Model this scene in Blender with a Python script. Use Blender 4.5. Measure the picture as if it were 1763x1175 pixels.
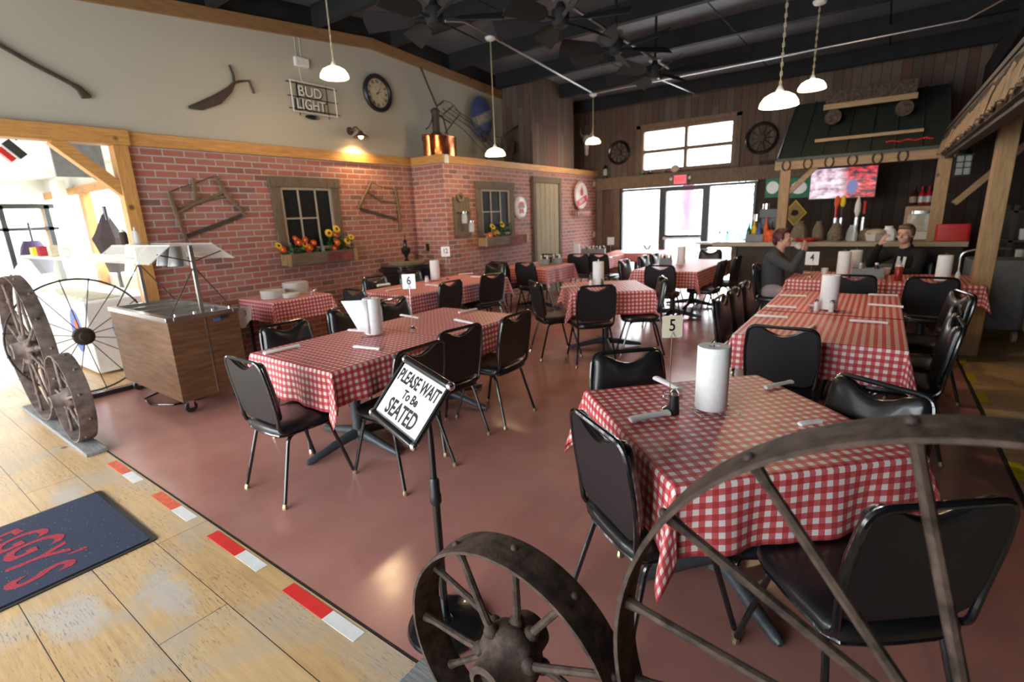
import bpy, bmesh, math, random
from mathutils import Vector, Matrix, Euler
random.seed(7)
for o in list(bpy.data.objects): bpy.data.objects.remove(o)
scn = bpy.context.scene; COL = scn.collection
# ------------------------------------------------------------------ camera
FPX, YAW, PITCH, ROLL, CZ = 860.01, 0.63206, 0.2432, -0.039467, 1.6
_f = Vector((-math.sin(YAW)*math.cos(PITCH), math.cos(YAW)*math.cos(PITCH), -math.sin(PITCH)))
_r0 = Vector((math.cos(YAW), math.sin(YAW), 0)); _u0 = _r0.cross(_f)
_c, _s = math.cos(ROLL), math.sin(ROLL)
_r = _c*_r0+_s*_u0; _u = -_s*_r0+_c*_u0
cam = bpy.data.cameras.new('camera'); cob = bpy.data.objects.new('camera', cam); COL.objects.link(cob)
cob.matrix_world = Matrix(((_r.x,_u.x,-_f.x,0),(_r.y,_u.y,-_f.y,0),(_r.z,_u.z,-_f.z,CZ),(0,0,0,1)))
cam.sensor_width = 36; cam.lens = FPX/1763*36; cam.clip_start = .05; cam.clip_end = 200
cam.dof.use_dof = True; cam.dof.focus_distance = 1.9; cam.dof.aperture_fstop = 2.4
scn.camera = cob
# ------------------------------------------------------------------ world, daylight, exposure
w = bpy.data.worlds.new('sky'); scn.world = w; w.use_nodes = True
nt = w.node_tree; nt.nodes.clear()
wo = nt.nodes.new('ShaderNodeOutputWorld'); bg = nt.nodes.new('ShaderNodeBackground')
tcw = nt.nodes.new('ShaderNodeTexCoord'); spw = nt.nodes.new('ShaderNodeSeparateXYZ'); rpw = nt.nodes.new('ShaderNodeValToRGB')
nt.links.new(tcw.outputs['Generated'], spw.inputs[0]); nt.links.new(spw.outputs[2], rpw.inputs[0]); nt.links.new(rpw.outputs[0], bg.inputs[0])
e_ = rpw.color_ramp.elements; e_[0].position = 0; e_[0].color = (.50,.53,.54,1); e_[1].position = .7; e_[1].color = (.92,.97,1,1)
bg.inputs[1].default_value = 17.0
nt.links.new(bg.outputs[0], wo.inputs[0])
def portal(loc, rot, sx, sy):
    l = bpy.data.lights.new('window_daylight', 'AREA'); l.shape = 'RECTANGLE'; l.size = sx; l.size_y = sy
    l.cycles.is_portal = True
    o = bpy.data.objects.new('window_daylight', l); COL.objects.link(o); o.location = loc; o.rotation_euler = rot
H2 = math.pi/2
portal((-3.6, 11.75, 1.06), (-H2, 0, 0), 3.1, 2.1)       # glazed entry, far wall
portal((-3.6, 11.75, 2.93), (-H2, 0, 0), 2.0, .9)        # high window
portal((-16.3, -.3, 1.3), (0, -H2, 0), 2.4, 7.4)      # left room front
portal((-11.6, 3.95, 1.35), (-H2, 0, 0), 8.0, 2.2)      # left room side
portal((-4.6, -2.75, 1.6), (H2, 0, 0), 8.6, 2.9)         # unseen rear windows, opening sized and placed to light the near floor
scn.view_settings.view_transform = 'Standard'; scn.view_settings.look = 'None'
scn.view_settings.gamma = 1; scn.view_settings.use_curve_mapping = False
scn.view_settings.exposure = 0.0
scn.cycles.use_denoising = True
scn.cycles.max_bounces = 7; scn.cycles.diffuse_bounces = 4; scn.cycles.glossy_bounces = 3
scn.cycles.transmission_bounces = 6; scn.cycles.transparent_max_bounces = 12
scn.cycles.sample_clamp_indirect = 8; scn.cycles.caustics_reflective = False; scn.cycles.caustics_refractive = False

# ------------------------------------------------------------------ measured rays -> points on real planes
def ray(px, py): return _f+(px-881.5)/FPX*_r-(py-587.5)/FPX*_u
def az(px, py, z=0): d = ray(px,py); return Vector((0,0,CZ))+d*((z-CZ)/d.z)
def ax(px, py, X): d = ray(px,py); return Vector((0,0,CZ))+d*(X/d.x)
def ay(px, py, Y): d = ray(px,py); return Vector((0,0,CZ))+d*(Y/d.y)

# ------------------------------------------------------------------ materials
def newmat(name):
    m = bpy.data.materials.new(name); m.use_nodes = True
    return m, m.node_tree, m.node_tree.nodes['Principled BSDF']
def setp(b, **k):
    for a, v in k.items():
        n = a.replace('_', ' ')
        if n in b.inputs: b.inputs[n].default_value = v
class NB:
    "tiny node helper"
    def __init__(s, t): s.t = t
    def n(s, ty, **k):
        x = s.t.nodes.new('ShaderNode'+ty)
        for a, v in k.items(): setattr(x, a, v)
        return x
    def lk(s, a, b): s.t.links.new(a, b)
    def m(s, op, a, b=None, c=None):
        x = s.n('Math', operation=op)
        for i, v in enumerate((a, b, c)):
            if v is None: continue
            if isinstance(v, (int, float)): x.inputs[i].default_value = v
            else: s.lk(v, x.inputs[i])
        return x.outputs[0]
    def mix(s, f, a, b, bt='MIX'):
        x = s.n('Mix', data_type='RGBA', blend_type=bt)
        for i, v in ((0, f), (6, a), (7, b)):
            if isinstance(v, (int, float)): x.inputs[i].default_value = v
            elif isinstance(v, tuple): x.inputs[i].default_value = (*v, 1)[:4]
            else: s.lk(v, x.inputs[i])
        return x.outputs[2]
    def ramp(s, f, stops, const=False):
        x = s.n('ValToRGB'); e = x.color_ramp.elements
        if const: x.color_ramp.interpolation = 'CONSTANT'
        while len(e) < len(stops): e.new(.5)
        for q, (p, c) in zip(e, stops): q.position = p; q.color = (*c, 1)
        s.lk(f, x.inputs[0]); return x.outputs[0]
    def noise(s, vec, scale, detail=4, rough=.55):
        x = s.n('TexNoise'); x.inputs['Scale'].default_value = scale; x.inputs['Detail'].default_value = detail
        x.inputs['Roughness'].default_value = rough; s.lk(vec, x.inputs['Vector']); return x.outputs['Fac']
    def scl(s, vec, sc, loc=(0,0,0), rot=(0,0,0)):
        x = s.n('Mapping'); x.inputs['Scale'].default_value = sc; x.inputs['Location'].default_value = loc
        x.inputs['Rotation'].default_value = rot; s.lk(vec, x.inputs['Vector']); return x.outputs[0]
    def bump(s, b, h, st=.3, d=.01):
        x = s.n('Bump'); x.inputs['Strength'].default_value = st; x.inputs['Distance'].default_value = d
        s.lk(h, x.inputs['Height']); s.lk(x.outputs[0], b.inputs['Normal'])
def simple(name, col, rough=.5, metal=0, var=.12, scale=15, stretch=(1,1,1), bump=0, coat=0, coord='Object', dark=None, **kw):
    m, t, b = newmat(name); N = NB(t)
    tc = N.n('TexCoord'); v = N.scl(tc.outputs[coord], stretch); nz = N.noise(v, scale)
    lo = dark or tuple(c*(1-var*1.6) for c in col); hi = tuple(min(1, c*(1+var)) for c in col)
    N.lk(N.ramp(nz, [(.3, lo), (.7, hi)]), b.inputs['Base Color'])
    setp(b, Roughness=rough, Metallic=metal, Coat_Weight=coat, **kw)
    if bump: N.bump(b, nz, bump)
    return m
MT = {}
MT['black_metal'] = simple('black_metal', (.008,.009,.011), .22, 0, coat=.6, var=.2)
MT['black_vinyl'] = simple('black_vinyl', (.011,.011,.013), .3, 0, scale=60, bump=.04, coat=.15)
MT['black_board'] = simple('black_board', (.014,.014,.017), .42, 0, scale=8)
MT['brass'] = simple('brass', (.55,.45,.28), .3, .9)
MT['chrome'] = simple('chrome', (.75,.75,.76), .15, 1, var=.05)
MT['steel'] = simple('steel', (.55,.56,.57), .3, 1, var=.1, stretch=(1,30,1))
MT['grey_cast'] = simple('grey_cast', (.06,.07,.08), .45, .2, scale=30, bump=.1)
MT['table_top'] = simple('table_top', (.12,.08,.06), .5)
MT['white_paper'] = simple('white_paper', (.88,.88,.88), .9, var=.03, scale=40, bump=.1)
MT['white_plastic'] = simple('white_plastic', (.75,.75,.73), .4, var=.04)
MT['cream_card'] = simple('cream_card', (.70,.64,.48), .6, var=.04)
MT['ceramic'] = simple('ceramic', (.72,.71,.67), .25, var=.03)
MT['ink'] = simple('ink', (.01,.01,.01), .5, var=.1)
MT['red_paint'] = simple('red_paint', (.55,.02,.02), .45)
MT['red_tape'] = simple('red_tape', (.78,.03,.03), .4, var=.06)
MT['orange_tape'] = simple('orange_tape', (.80,.13,.06), .45, var=.18, scale=30)
MT['white_tape'] = simple('white_tape', (.80,.82,.82), .4, var=.05)
MT['yellow_tape'] = simple('yellow_tape', (.75,.62,.02), .45, var=.08)
MT['pine'] = None
def wood(name, c1, c2, stretch=(1,1,12), rough=.55, scale=4, knots=True, coord='Object', bump=.12, coat=0):
    m, t, b = newmat(name); N = NB(t); tc = N.n('TexCoord')
    v = N.scl(tc.outputs[coord], stretch)
    n1 = N.noise(v, scale, 6, .6); n2 = N.noise(v, scale*5, 3, .6)
    f = N.m('ADD', N.m('MULTIPLY', n1, .7), N.m('MULTIPLY', n2, .3))
    c = N.ramp(f, [(.32, c1), (.68, c2)])
    if knots:
        vo = N.n('TexVoronoi'); vo.inputs['Scale'].default_value = 1.0
        N.lk(N.scl(tc.outputs[coord], tuple(3.2 if s < 5 else 3.2 for s in stretch)), vo.inputs['Vector'])
        k = N.ramp(vo.outputs['Distance'], [(.05, (1,1,1)), (.12, (0,0,0))])
        c = N.mix(k, c, tuple(x*.35 for x in c1))
    N.lk(c, b.inputs['Base Color']); setp(b, Roughness=rough, Coat_Weight=coat)
    N.bump(b, f, bump, .004); return m
MT['pine'] = wood('pine_x', (.40,.18,.05), (.68,.37,.12), (1.2,12,12), coord='Object')
MT['pine_z'] = wood('pine_z', (.40,.18,.05), (.68,.37,.12), (12,12,1.2), coord='Object')
MT['pine_y'] = wood('pine_y', (.40,.18,.05), (.68,.37,.12), (12,1.2,12), coord='Object')
MT['gable_pine'] = wood('gable_pine', (.20,.10,.04), (.34,.19,.08), (12,1.2,12))
MT['window_wood'] = wood('window_wood', (.10,.055,.03), (.22,.13,.075), (12,12,1.2), knots=False)
MT['rough_pine'] = wood('rough_pine', (.22,.13,.06), (.42,.28,.15), (1.2,12,12))
MT['rough_pine_z'] = wood('rough_pine_z', (.26,.15,.065), (.46,.29,.14), (12,12,1.2))
MT['old_wood'] = wood('old_wood', (.10,.07,.045), (.24,.18,.12), (14,2,2), knots=False, rough=.8, bump=.3)
MT['old_wood_z'] = wood('old_wood_z', (.07,.05,.035), (.20,.15,.105), (14,14,1.5), knots=False, rough=.8, bump=.3)
MT['old_wood_y'] = wood('old_wood_y', (.07,.05,.035), (.20,.15,.105), (14,1.5,14), knots=False, rough=.8, bump=.3)
MT['tool_wood'] = wood('tool_wood', (.10,.065,.035), (.22,.15,.085), (9,9,9), knots=False, rough=.7)
MT['dark_tool'] = wood('dark_tool', (.030,.022,.017), (.075,.055,.04), (8,8,8), knots=False, rough=.7)
MT['sash'] = wood('sash', (.30,.26,.20), (.45,.40,.32), (8,8,8), knots=False, rough=.7)
MT['laminate'] = wood('laminate', (.055,.022,.010), (.20,.095,.042), (1.2,1.2,13), knots=False, rough=.5, scale=2.6, bump=.02)
MT['grey_plank'] = wood('grey_plank', (.13,.13,.13), (.34,.34,.35), (2,30,30), knots=False, rough=.85, scale=3, bump=.5)
MT['door_wood'] = wood('door_wood', (.22,.19,.12), (.40,.35,.23), (14,14,1.2), knots=False, rough=.75)
MT['rust'] = simple('rust', (.072,.047,.036), .72, .25, var=.5, scale=26, bump=.5, dark=(.020,.013,.010))
MT['rust_pale'] = simple('rust_pale', (.20,.155,.14), .8, .3, var=.3, scale=14, bump=.3, dark=(.085,.062,.056))
MT['thin_iron'] = simple('thin_iron', (.05,.04,.04), .6, .5, var=.3)
MT['glass_dark'] = simple('glass_dark', (.012,.014,.016), .5, 0, var=.2, Specular_IOR_Level=.12)
MT['green_leaf'] = simple('green_leaf', (.03,.12,.02), .6, var=.5, scale=30)
MT['petal_yellow'] = simple('petal_yellow', (.85,.58,.02), .6)
MT['petal_orange'] = simple('petal_orange', (.80,.12,.02), .6, var=.3)
MT['petal_red'] = simple('petal_red', (.62,.03,.02), .6, var=.3)
MT['seed_brown'] = simple('seed_brown', (.05,.025,.01), .9)
MT['copper'] = simple('copper', (.72,.26,.11), .2, 1, var=.25, scale=5, bump=.3, dark=(.32,.10,.04))
MT['blue_enamel'] = simple('blue_enamel', (.07,.10,.26), .35, var=.2)
MT['grey_paint'] = simple('grey_paint', (.22,.24,.25), .5)
MT['green_roof'] = simple('green_roof', (.035,.045,.038), .55, .1, var=.15, stretch=(8,1,1), scale=5)
MT['skin'] = simple('skin', (.62,.34,.25), .5, var=.06, scale=12)
MT['hair_red'] = simple('hair_red', (.085,.018,.018), .55, var=.4, scale=60)
MT['hair_blond'] = simple('hair_blond', (.16,.10,.055), .55, var=.4, scale=60)
MT['sweater_grey'] = simple('sweater_grey', (.055,.062,.072), .95, var=.15, scale=80, bump=.2)
MT['hoodie_black'] = simple('hoodie_black', (.008,.008,.010), .9, var=.2, scale=80, bump=.1)
MT['trouser_light'] = simple('trouser_light', (.36,.33,.36), .9, var=.1)
MT['trouser_dark'] = simple('trouser_dark', (.03,.035,.06), .9, var=.1)
MT['burlap'] = simple('burlap', (.20,.16,.11), .95, var=.3, scale=40, bump=.4)
MT['ketchup'] = simple('ketchup', (.33,.02,.015), .3, var=.1)
MT['grey_plastic'] = simple('grey_plastic', (.17,.18,.20), .5)
MT['blue_label'] = simple('blue_label', (.05,.12,.42), .5)
MT['amber'] = simple('amber', (.10,.025,.01), .1, var=.2)
MT['bottle_green'] = simple('bottle_green', (.03,.10,.03), .1, var=.2)
MT['label_cream'] = simple('label_cream', (.55,.48,.33), .6)
MT['cream_wall'] = simple('cream_wall', (.47,.45,.375), .9, var=.03, scale=2, coord='Generated')
MT['white_wall'] = simple('white_wall', (.74,.76,.74), .9, var=.03, scale=2)
MT['white_ceiling'] = simple('white_ceiling', (.80,.81,.80), .9, var=.03, scale=2)
MT['roof_deck'] = simple('roof_deck', (.15,.165,.195), .42, .1, var=.12, scale=1.5)
MT['roof_black'] = simple('roof_black', (.008,.009,.011), .8, var=.3, scale=3)
MT['dark_wall'] = simple('dark_wall', (.03,.025,.02), .8, var=.2)
MT['frame_black'] = simple('frame_black', (.022,.025,.026), .4, var=.1)
MT['outside_ground'] = simple('outside_ground', (.55,.55,.53), .9, var=.1)
MT['plywood_dark'] = wood('plywood_dark', (.030,.022,.016), (.075,.055,.040), (14,14,1.2), knots=False, rough=.7)
MT['counter'] = wood('counter', (.26,.19,.11), (.46,.36,.22), (1,14,14), knots=False, rough=.4, coat=.2)
MT['shake'] = wood('shake', (.12,.075,.045), (.42,.28,.17), (12,12,1), knots=False, rough=.85, bump=.4)
def emis(name, col, s):
    m, t, b = newmat(name); setp(b, Base_Color=(*[min(1,c) for c in col], 1), Emission_Color=(*col, 1), Emission_Strength=s, Roughness=.3); return m
MT['lamp_glass'] = emis('lamp_glass', (1, .80, .50), 5.5)
MT['bulb'] = emis('bulb', (1, .62, .25), 30)
MT['exit_red'] = emis('exit_red', (1, .10, .14), .9)
MT['led_red'] = emis('led_red', (1, .02, .01), 4)
def glassm(name, tint=(1,1,1), alpha=.12, rough=.02):
    m, t, b = newmat(name); N = NB(t); setp(b, Base_Color=(*tint, 1), Roughness=rough, Alpha=alpha, Specular_IOR_Level=.6); return m
MT['clear'] = glassm('clear', (.9,.95,.95), .10)
MT['acrylic'] = glassm('acrylic', (.85,.86,.80), .42, .1)
MT['jar_glass'] = glassm('jar_glass', (.75,.85,.85), .35, .05)
MT['display_glass'] = glassm('display_glass', (.80,.88,.82), .22, .03)
MT['blue_glass'] = glassm('blue_glass', (.35,.50,.55), .6, .05)
# brick panels (plane along Y or along X)
def brick(name, swap):
    m, t, b = newmat(name); N = NB(t); g = N.n('NewGeometry'); sp = N.n('SeparateXYZ'); N.lk(g.outputs['Position'], sp.inputs[0])
    cb = N.n('CombineXYZ'); sn = N.n('SeparateXYZ'); N.lk(g.outputs['Normal'], sn.inputs[0]); ya = N.m('GREATER_THAN', N.m('ABSOLUTE', sn.outputs[0]), .5); N.lk(N.m('ADD', N.m('MULTIPLY', sp.outputs[1], ya), N.m('MULTIPLY', sp.outputs[0], N.m('SUBTRACT', 1, ya))), cb.inputs[0]); N.lk(sp.outputs[2], cb.inputs[1])
    br = N.n('TexBrick'); N.lk(cb.outputs[0], br.inputs['Vector'])
    for k, v in (('Scale', 1), ('Mortar Size', .008), ('Mortar Smooth', .2), ('Brick Width', .215), ('Row Height', .0745), ('Bias', 0)): br.inputs[k].default_value = v
    br.inputs['Color1'].default_value = (0,0,0,1); br.inputs['Color2'].default_value = (1,1,1,1); br.inputs['Mortar'].default_value = (.5,.5,.5,1)
    col = N.ramp(br.outputs['Color'], [(0, (.34,.098,.068)), (.3, (.40,.125,.088)), (.5, (.30,.085,.063)), (.68, (.37,.165,.14)), (.85, (.34,.105,.075)), (.93, (.18,.08,.07)), (1, (.15,.07,.065))])
    nz = N.noise(cb.outputs[0], 30, 4); col = N.mix(N.m('MULTIPLY', nz, .35), col, (.45,.24,.21))
    col = N.mix(br.outputs['Fac'], col, (.42,.39,.385)); N.lk(col, b.inputs['Base Color']); setp(b, Roughness=.75)
    N.bump(b, N.m('SUBTRACT', N.m('MULTIPLY', nz, .15), br.outputs['Fac']), .5, .006); return m
MT['brick_y'] = brick('brick_y', False); MT['brick_x'] = brick('brick_x', True)
# weathered vertical planks of mixed colours
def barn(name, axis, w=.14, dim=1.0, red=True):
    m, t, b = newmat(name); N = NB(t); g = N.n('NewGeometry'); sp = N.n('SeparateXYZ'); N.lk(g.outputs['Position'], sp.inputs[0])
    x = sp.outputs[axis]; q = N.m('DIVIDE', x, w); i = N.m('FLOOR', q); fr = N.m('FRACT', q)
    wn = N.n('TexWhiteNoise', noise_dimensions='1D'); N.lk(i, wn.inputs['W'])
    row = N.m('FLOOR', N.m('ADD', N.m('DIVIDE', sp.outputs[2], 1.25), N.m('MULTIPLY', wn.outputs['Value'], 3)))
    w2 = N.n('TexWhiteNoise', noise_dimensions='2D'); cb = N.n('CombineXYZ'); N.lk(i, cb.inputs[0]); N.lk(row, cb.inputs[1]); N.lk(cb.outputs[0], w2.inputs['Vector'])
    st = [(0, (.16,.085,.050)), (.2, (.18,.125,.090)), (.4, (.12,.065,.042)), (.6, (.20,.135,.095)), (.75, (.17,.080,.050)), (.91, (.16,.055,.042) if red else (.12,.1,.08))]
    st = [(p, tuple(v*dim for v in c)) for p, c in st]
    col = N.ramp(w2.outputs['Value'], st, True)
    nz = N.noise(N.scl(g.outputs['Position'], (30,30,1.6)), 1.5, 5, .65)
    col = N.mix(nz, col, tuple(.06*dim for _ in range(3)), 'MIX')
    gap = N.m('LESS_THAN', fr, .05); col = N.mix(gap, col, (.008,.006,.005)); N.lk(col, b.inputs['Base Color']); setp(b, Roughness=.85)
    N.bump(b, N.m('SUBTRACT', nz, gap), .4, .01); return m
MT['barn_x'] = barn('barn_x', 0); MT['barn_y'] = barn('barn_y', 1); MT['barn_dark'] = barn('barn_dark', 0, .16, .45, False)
def planks(name):
    m, t, b = newmat(name); N = NB(t); g = N.n('NewGeometry'); P = g.outputs['Position']; sp = N.n('SeparateXYZ'); N.lk(P, sp.inputs[0])
    q = N.m('DIVIDE', N.m('ADD', sp.outputs[1], 10.13), .265); i = N.m('FLOOR', q); fr = N.m('FRACT', q)
    wn = N.n('TexWhiteNoise', noise_dimensions='1D'); N.lk(i, wn.inputs['W'])
    qx = N.m('ADD', N.m('DIVIDE', sp.outputs[0], 2.1), N.m('MULTIPLY', wn.outputs['Value'], 7)); j = N.m('FLOOR', qx); fx = N.m('FRACT', qx)
    cb = N.n('CombineXYZ'); N.lk(i, cb.inputs[0]); N.lk(j, cb.inputs[1]); w2 = N.n('TexWhiteNoise', noise_dimensions='2D'); N.lk(cb.outputs[0], w2.inputs['Vector'])
    n1 = N.noise(N.scl(P, (1.5,20,1)), 2, 6, .65); n2 = N.noise(P, 1.7, 5, .6); n3 = N.noise(N.scl(P, (4,22,1)), 5, 5, .7)
    col = N.ramp(n1, [(.3, (.46,.27,.105)), (.7, (.70,.46,.215))])
    col = N.mix(N.m('MULTIPLY', w2.outputs['Value'], .35), col, (.78,.60,.36))
    wear = N.m('MULTIPLY', N.ramp(n2, [(.50, (0,0,0)), (.60, (1,1,1))]), N.ramp(n3, [(.30, (0,0,0)), (.55, (1,1,1))]))
    col = N.mix(N.m('MULTIPLY', wear, .7), col, (.47,.44,.39))
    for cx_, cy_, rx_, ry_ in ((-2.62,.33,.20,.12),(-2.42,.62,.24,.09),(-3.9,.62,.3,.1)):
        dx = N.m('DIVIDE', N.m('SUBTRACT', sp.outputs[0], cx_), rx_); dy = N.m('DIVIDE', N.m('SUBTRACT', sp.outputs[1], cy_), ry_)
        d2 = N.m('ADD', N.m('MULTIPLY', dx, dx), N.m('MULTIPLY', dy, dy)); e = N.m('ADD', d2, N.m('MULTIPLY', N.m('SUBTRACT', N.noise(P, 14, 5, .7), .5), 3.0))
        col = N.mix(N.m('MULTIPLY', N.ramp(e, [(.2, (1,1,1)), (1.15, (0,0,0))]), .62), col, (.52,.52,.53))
    n4 = N.noise(N.scl(P, (2.2,16,1)), 8, 5, .75); scr = N.m('MULTIPLY', N.ramp(n4, [(.54, (0,0,0)), (.63, (1,1,1))]), N.ramp(N.noise(P, 2.3, 3, .6), [(.42, (0,0,0)), (.58, (1,1,1))])); col = N.mix(N.m('MULTIPLY', scr, .8), col, (.15,.12,.10))
    vo = N.n('TexVoronoi'); vo.inputs['Scale'].default_value = 2.3; N.lk(N.scl(P, (.8,1.25,0)), vo.inputs['Vector'])
    kn = N.ramp(vo.outputs['Distance'], [(.0, (.5,.5,.5)), (.04, (1,1,1)), (.085, (0,0,0))]); col = N.mix(kn, col, (.20,.08,.04))
    gap = N.m('MAXIMUM', N.m('LESS_THAN', fr, .014), N.m('LESS_THAN', fx, .0018)); col = N.mix(gap, col, (.03,.02,.015))
    N.lk(col, b.inputs['Base Color']); N.lk(N.ramp(n2, [(.3, (.28,.28,.28)), (.7, (.5,.5,.5))]), b.inputs['Roughness'])
    N.bump(b, N.m('SUBTRACT', N.m('MULTIPLY', n1, .15), gap), .3, .006); return m
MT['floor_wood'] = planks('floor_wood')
def concrete():
    m, t, b = newmat('red_concrete'); N = NB(t); g = N.n('NewGeometry'); P = g.outputs['Position']
    n1 = N.noise(P, .8, 5, .55); n2 = N.noise(P, 4, 6, .6)
    col = N.ramp(N.m('ADD', N.m('MULTIPLY', n1, .7), N.m('MULTIPLY', n2, .3)), [(.3, (.36,.155,.128)), (.7, (.54,.265,.225))])
    vo = N.n('TexVoronoi'); vo.inputs['Scale'].default_value = 2.2; N.lk(P, vo.inputs['Vector'])
    col = N.mix(N.m('MULTIPLY', N.ramp(vo.outputs['Distance'], [(.015, (1,1,1)), (.03, (0,0,0))]), .5), col, (.45,.38,.36))
    N.lk(col, b.inputs['Base Color']); N.lk(N.ramp(n2, [(.3, (.13,.13,.13)), (.7, (.24,.24,.24))]), b.inputs['Roughness'])
    setp(b, Specular_IOR_Level=.6); N.bump(b, n2, .05, .003); return m
MT['floor_red'] = concrete()
def gingham():
    m, t, b = newmat('gingham_vinyl'); N = NB(t); uv = N.n('UVMap'); sp = N.n('SeparateXYZ'); N.lk(uv.outputs[0], sp.inputs[0]); p = .0435
    a = N.m('LESS_THAN', N.m('FRACT', N.m('DIVIDE', N.m('ADD', sp.outputs[0], 20), p)), .5); c = N.m('LESS_THAN', N.m('FRACT', N.m('DIVIDE', N.m('ADD', sp.outputs[1], 20), p)), .5)
    s = N.m('MULTIPLY', N.m('ADD', a, c), .5)
    col = N.ramp(s, [(0, (.84,.80,.77)), (.25, (.66,.10,.115)), (.75, (.50,.005,.018))], True)
    wv = N.noise(N.scl(uv.outputs[0], (900,120,1)), 1, 2); col = N.mix(N.m('MULTIPLY', wv, .18), col, (.85,.55,.52))
    N.lk(col, b.inputs['Base Color']); setp(b, Roughness=.45, Specular_IOR_Level=.35); return m
MT['gingham'] = gingham()
def rug():
    m, t, b = newmat('mat_carpet'); N = NB(t); tc = N.n('TexCoord'); n = N.noise(tc.outputs['Object'], 260, 3, .8); n2 = N.noise(tc.outputs['Object'], 9, 4)
    col = N.ramp(n, [(.35, (.012,.018,.042)), (.62, (.045,.060,.115)), (.76, (.20,.22,.27))]); col = N.mix(N.m('MULTIPLY', n2, .4), col, (.03,.04,.075)); vs = N.n('TexVoronoi'); vs.inputs['Scale'].default_value = 38; N.lk(tc.outputs['Object'], vs.inputs['Vector']); col = N.mix(N.m('MULTIPLY', N.ramp(vs.outputs['Distance'], [(.06, (1,1,1)), (.12, (0,0,0))]), .55), col, (.5,.5,.5))
    N.lk(col, b.inputs['Base Color']); setp(b, Roughness=1); N.bump(b, n, .6, .004); return m
MT['mat_carpet'] = rug()
MT['mat_red'] = simple('mat_red', (.42,.035,.06), 1, var=.3, scale=200, bump=.4)
def tvm():
    m, t, b = newmat('tv_picture'); N = NB(t); tc = N.n('TexCoord'); v = tc.outputs['Generated']; sp = N.n('SeparateXYZ'); N.lk(v, sp.inputs[0])
    n = N.noise(N.scl(v, (6,1,5)), 1, 3, .6); l = N.ramp(n, [(.35, (.25,.13,.16)), (.5, (.75,.55,.65)), (.65, (.95,.9,1))])
    r = N.ramp(N.noise(N.scl(v, (7,1,8), (3,0,2)), 1, 3, .6), [(.42, (.02,.01,.02)), (.52, (.6,.02,.04)), (.64, (.9,.12,.10)), (.75, (.8,.5,.8))])
    c = N.mix(N.ramp(sp.outputs[0], [(.45, (0,0,0)), (.6, (1,1,1))]), l, r)
    # lone figure in blue
    d = N.m('ADD', N.m('POWER', N.m('MULTIPLY', N.m('SUBTRACT', sp.outputs[0], .66), 12), 2), N.m('POWER', N.m('MULTIPLY', N.m('SUBTRACT', sp.outputs[2], .35), 4), 2))
    c = N.mix(N.m('LESS_THAN', d, 1), c, (.10,.11,.30))
    N.lk(c, b.inputs['Emission Color']); setp(b, Emission_Strength=1.1, Base_Color=(0,0,0,1), Roughness=.3); return m
MT['tv_picture'] = tvm()

# ------------------------------------------------------------------ mesh building
def rotz(a): return Matrix.Rotation(a, 4, 'Z')
def xf(loc=(0,0,0), rz=0, rx=0, ry=0, s=1): return Matrix.Translation(loc) @ Euler((rx, ry, rz)).to_matrix().to_4x4() @ Matrix.Scale(s, 4)
def basis(ex, ey, ez, loc):
    return Matrix(((ex[0],ey[0],ez[0],loc[0]),(ex[1],ey[1],ez[1],loc[1]),(ex[2],ey[2],ez[2],loc[2]),(0,0,0,1)))
def rc(pts, r, n=5):
    "round the inner corners of a polyline"
    P = [Vector(p) for p in pts]; out = [P[0]]
    for i in range(1, len(P)-1):
        a, b, c = P[i-1], P[i], P[i+1]; d1 = (a-b); d2 = (c-b); q = min(r, d1.length*.49, d2.length*.49)
        A = b+d1.normalized()*q; C = b+d2.normalized()*q
        for k in range(n+1):
            t = k/n; out.append(A*(1-t)**2+b*2*t*(1-t)+C*t*t)
    out.append(P[-1]); return out
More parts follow.
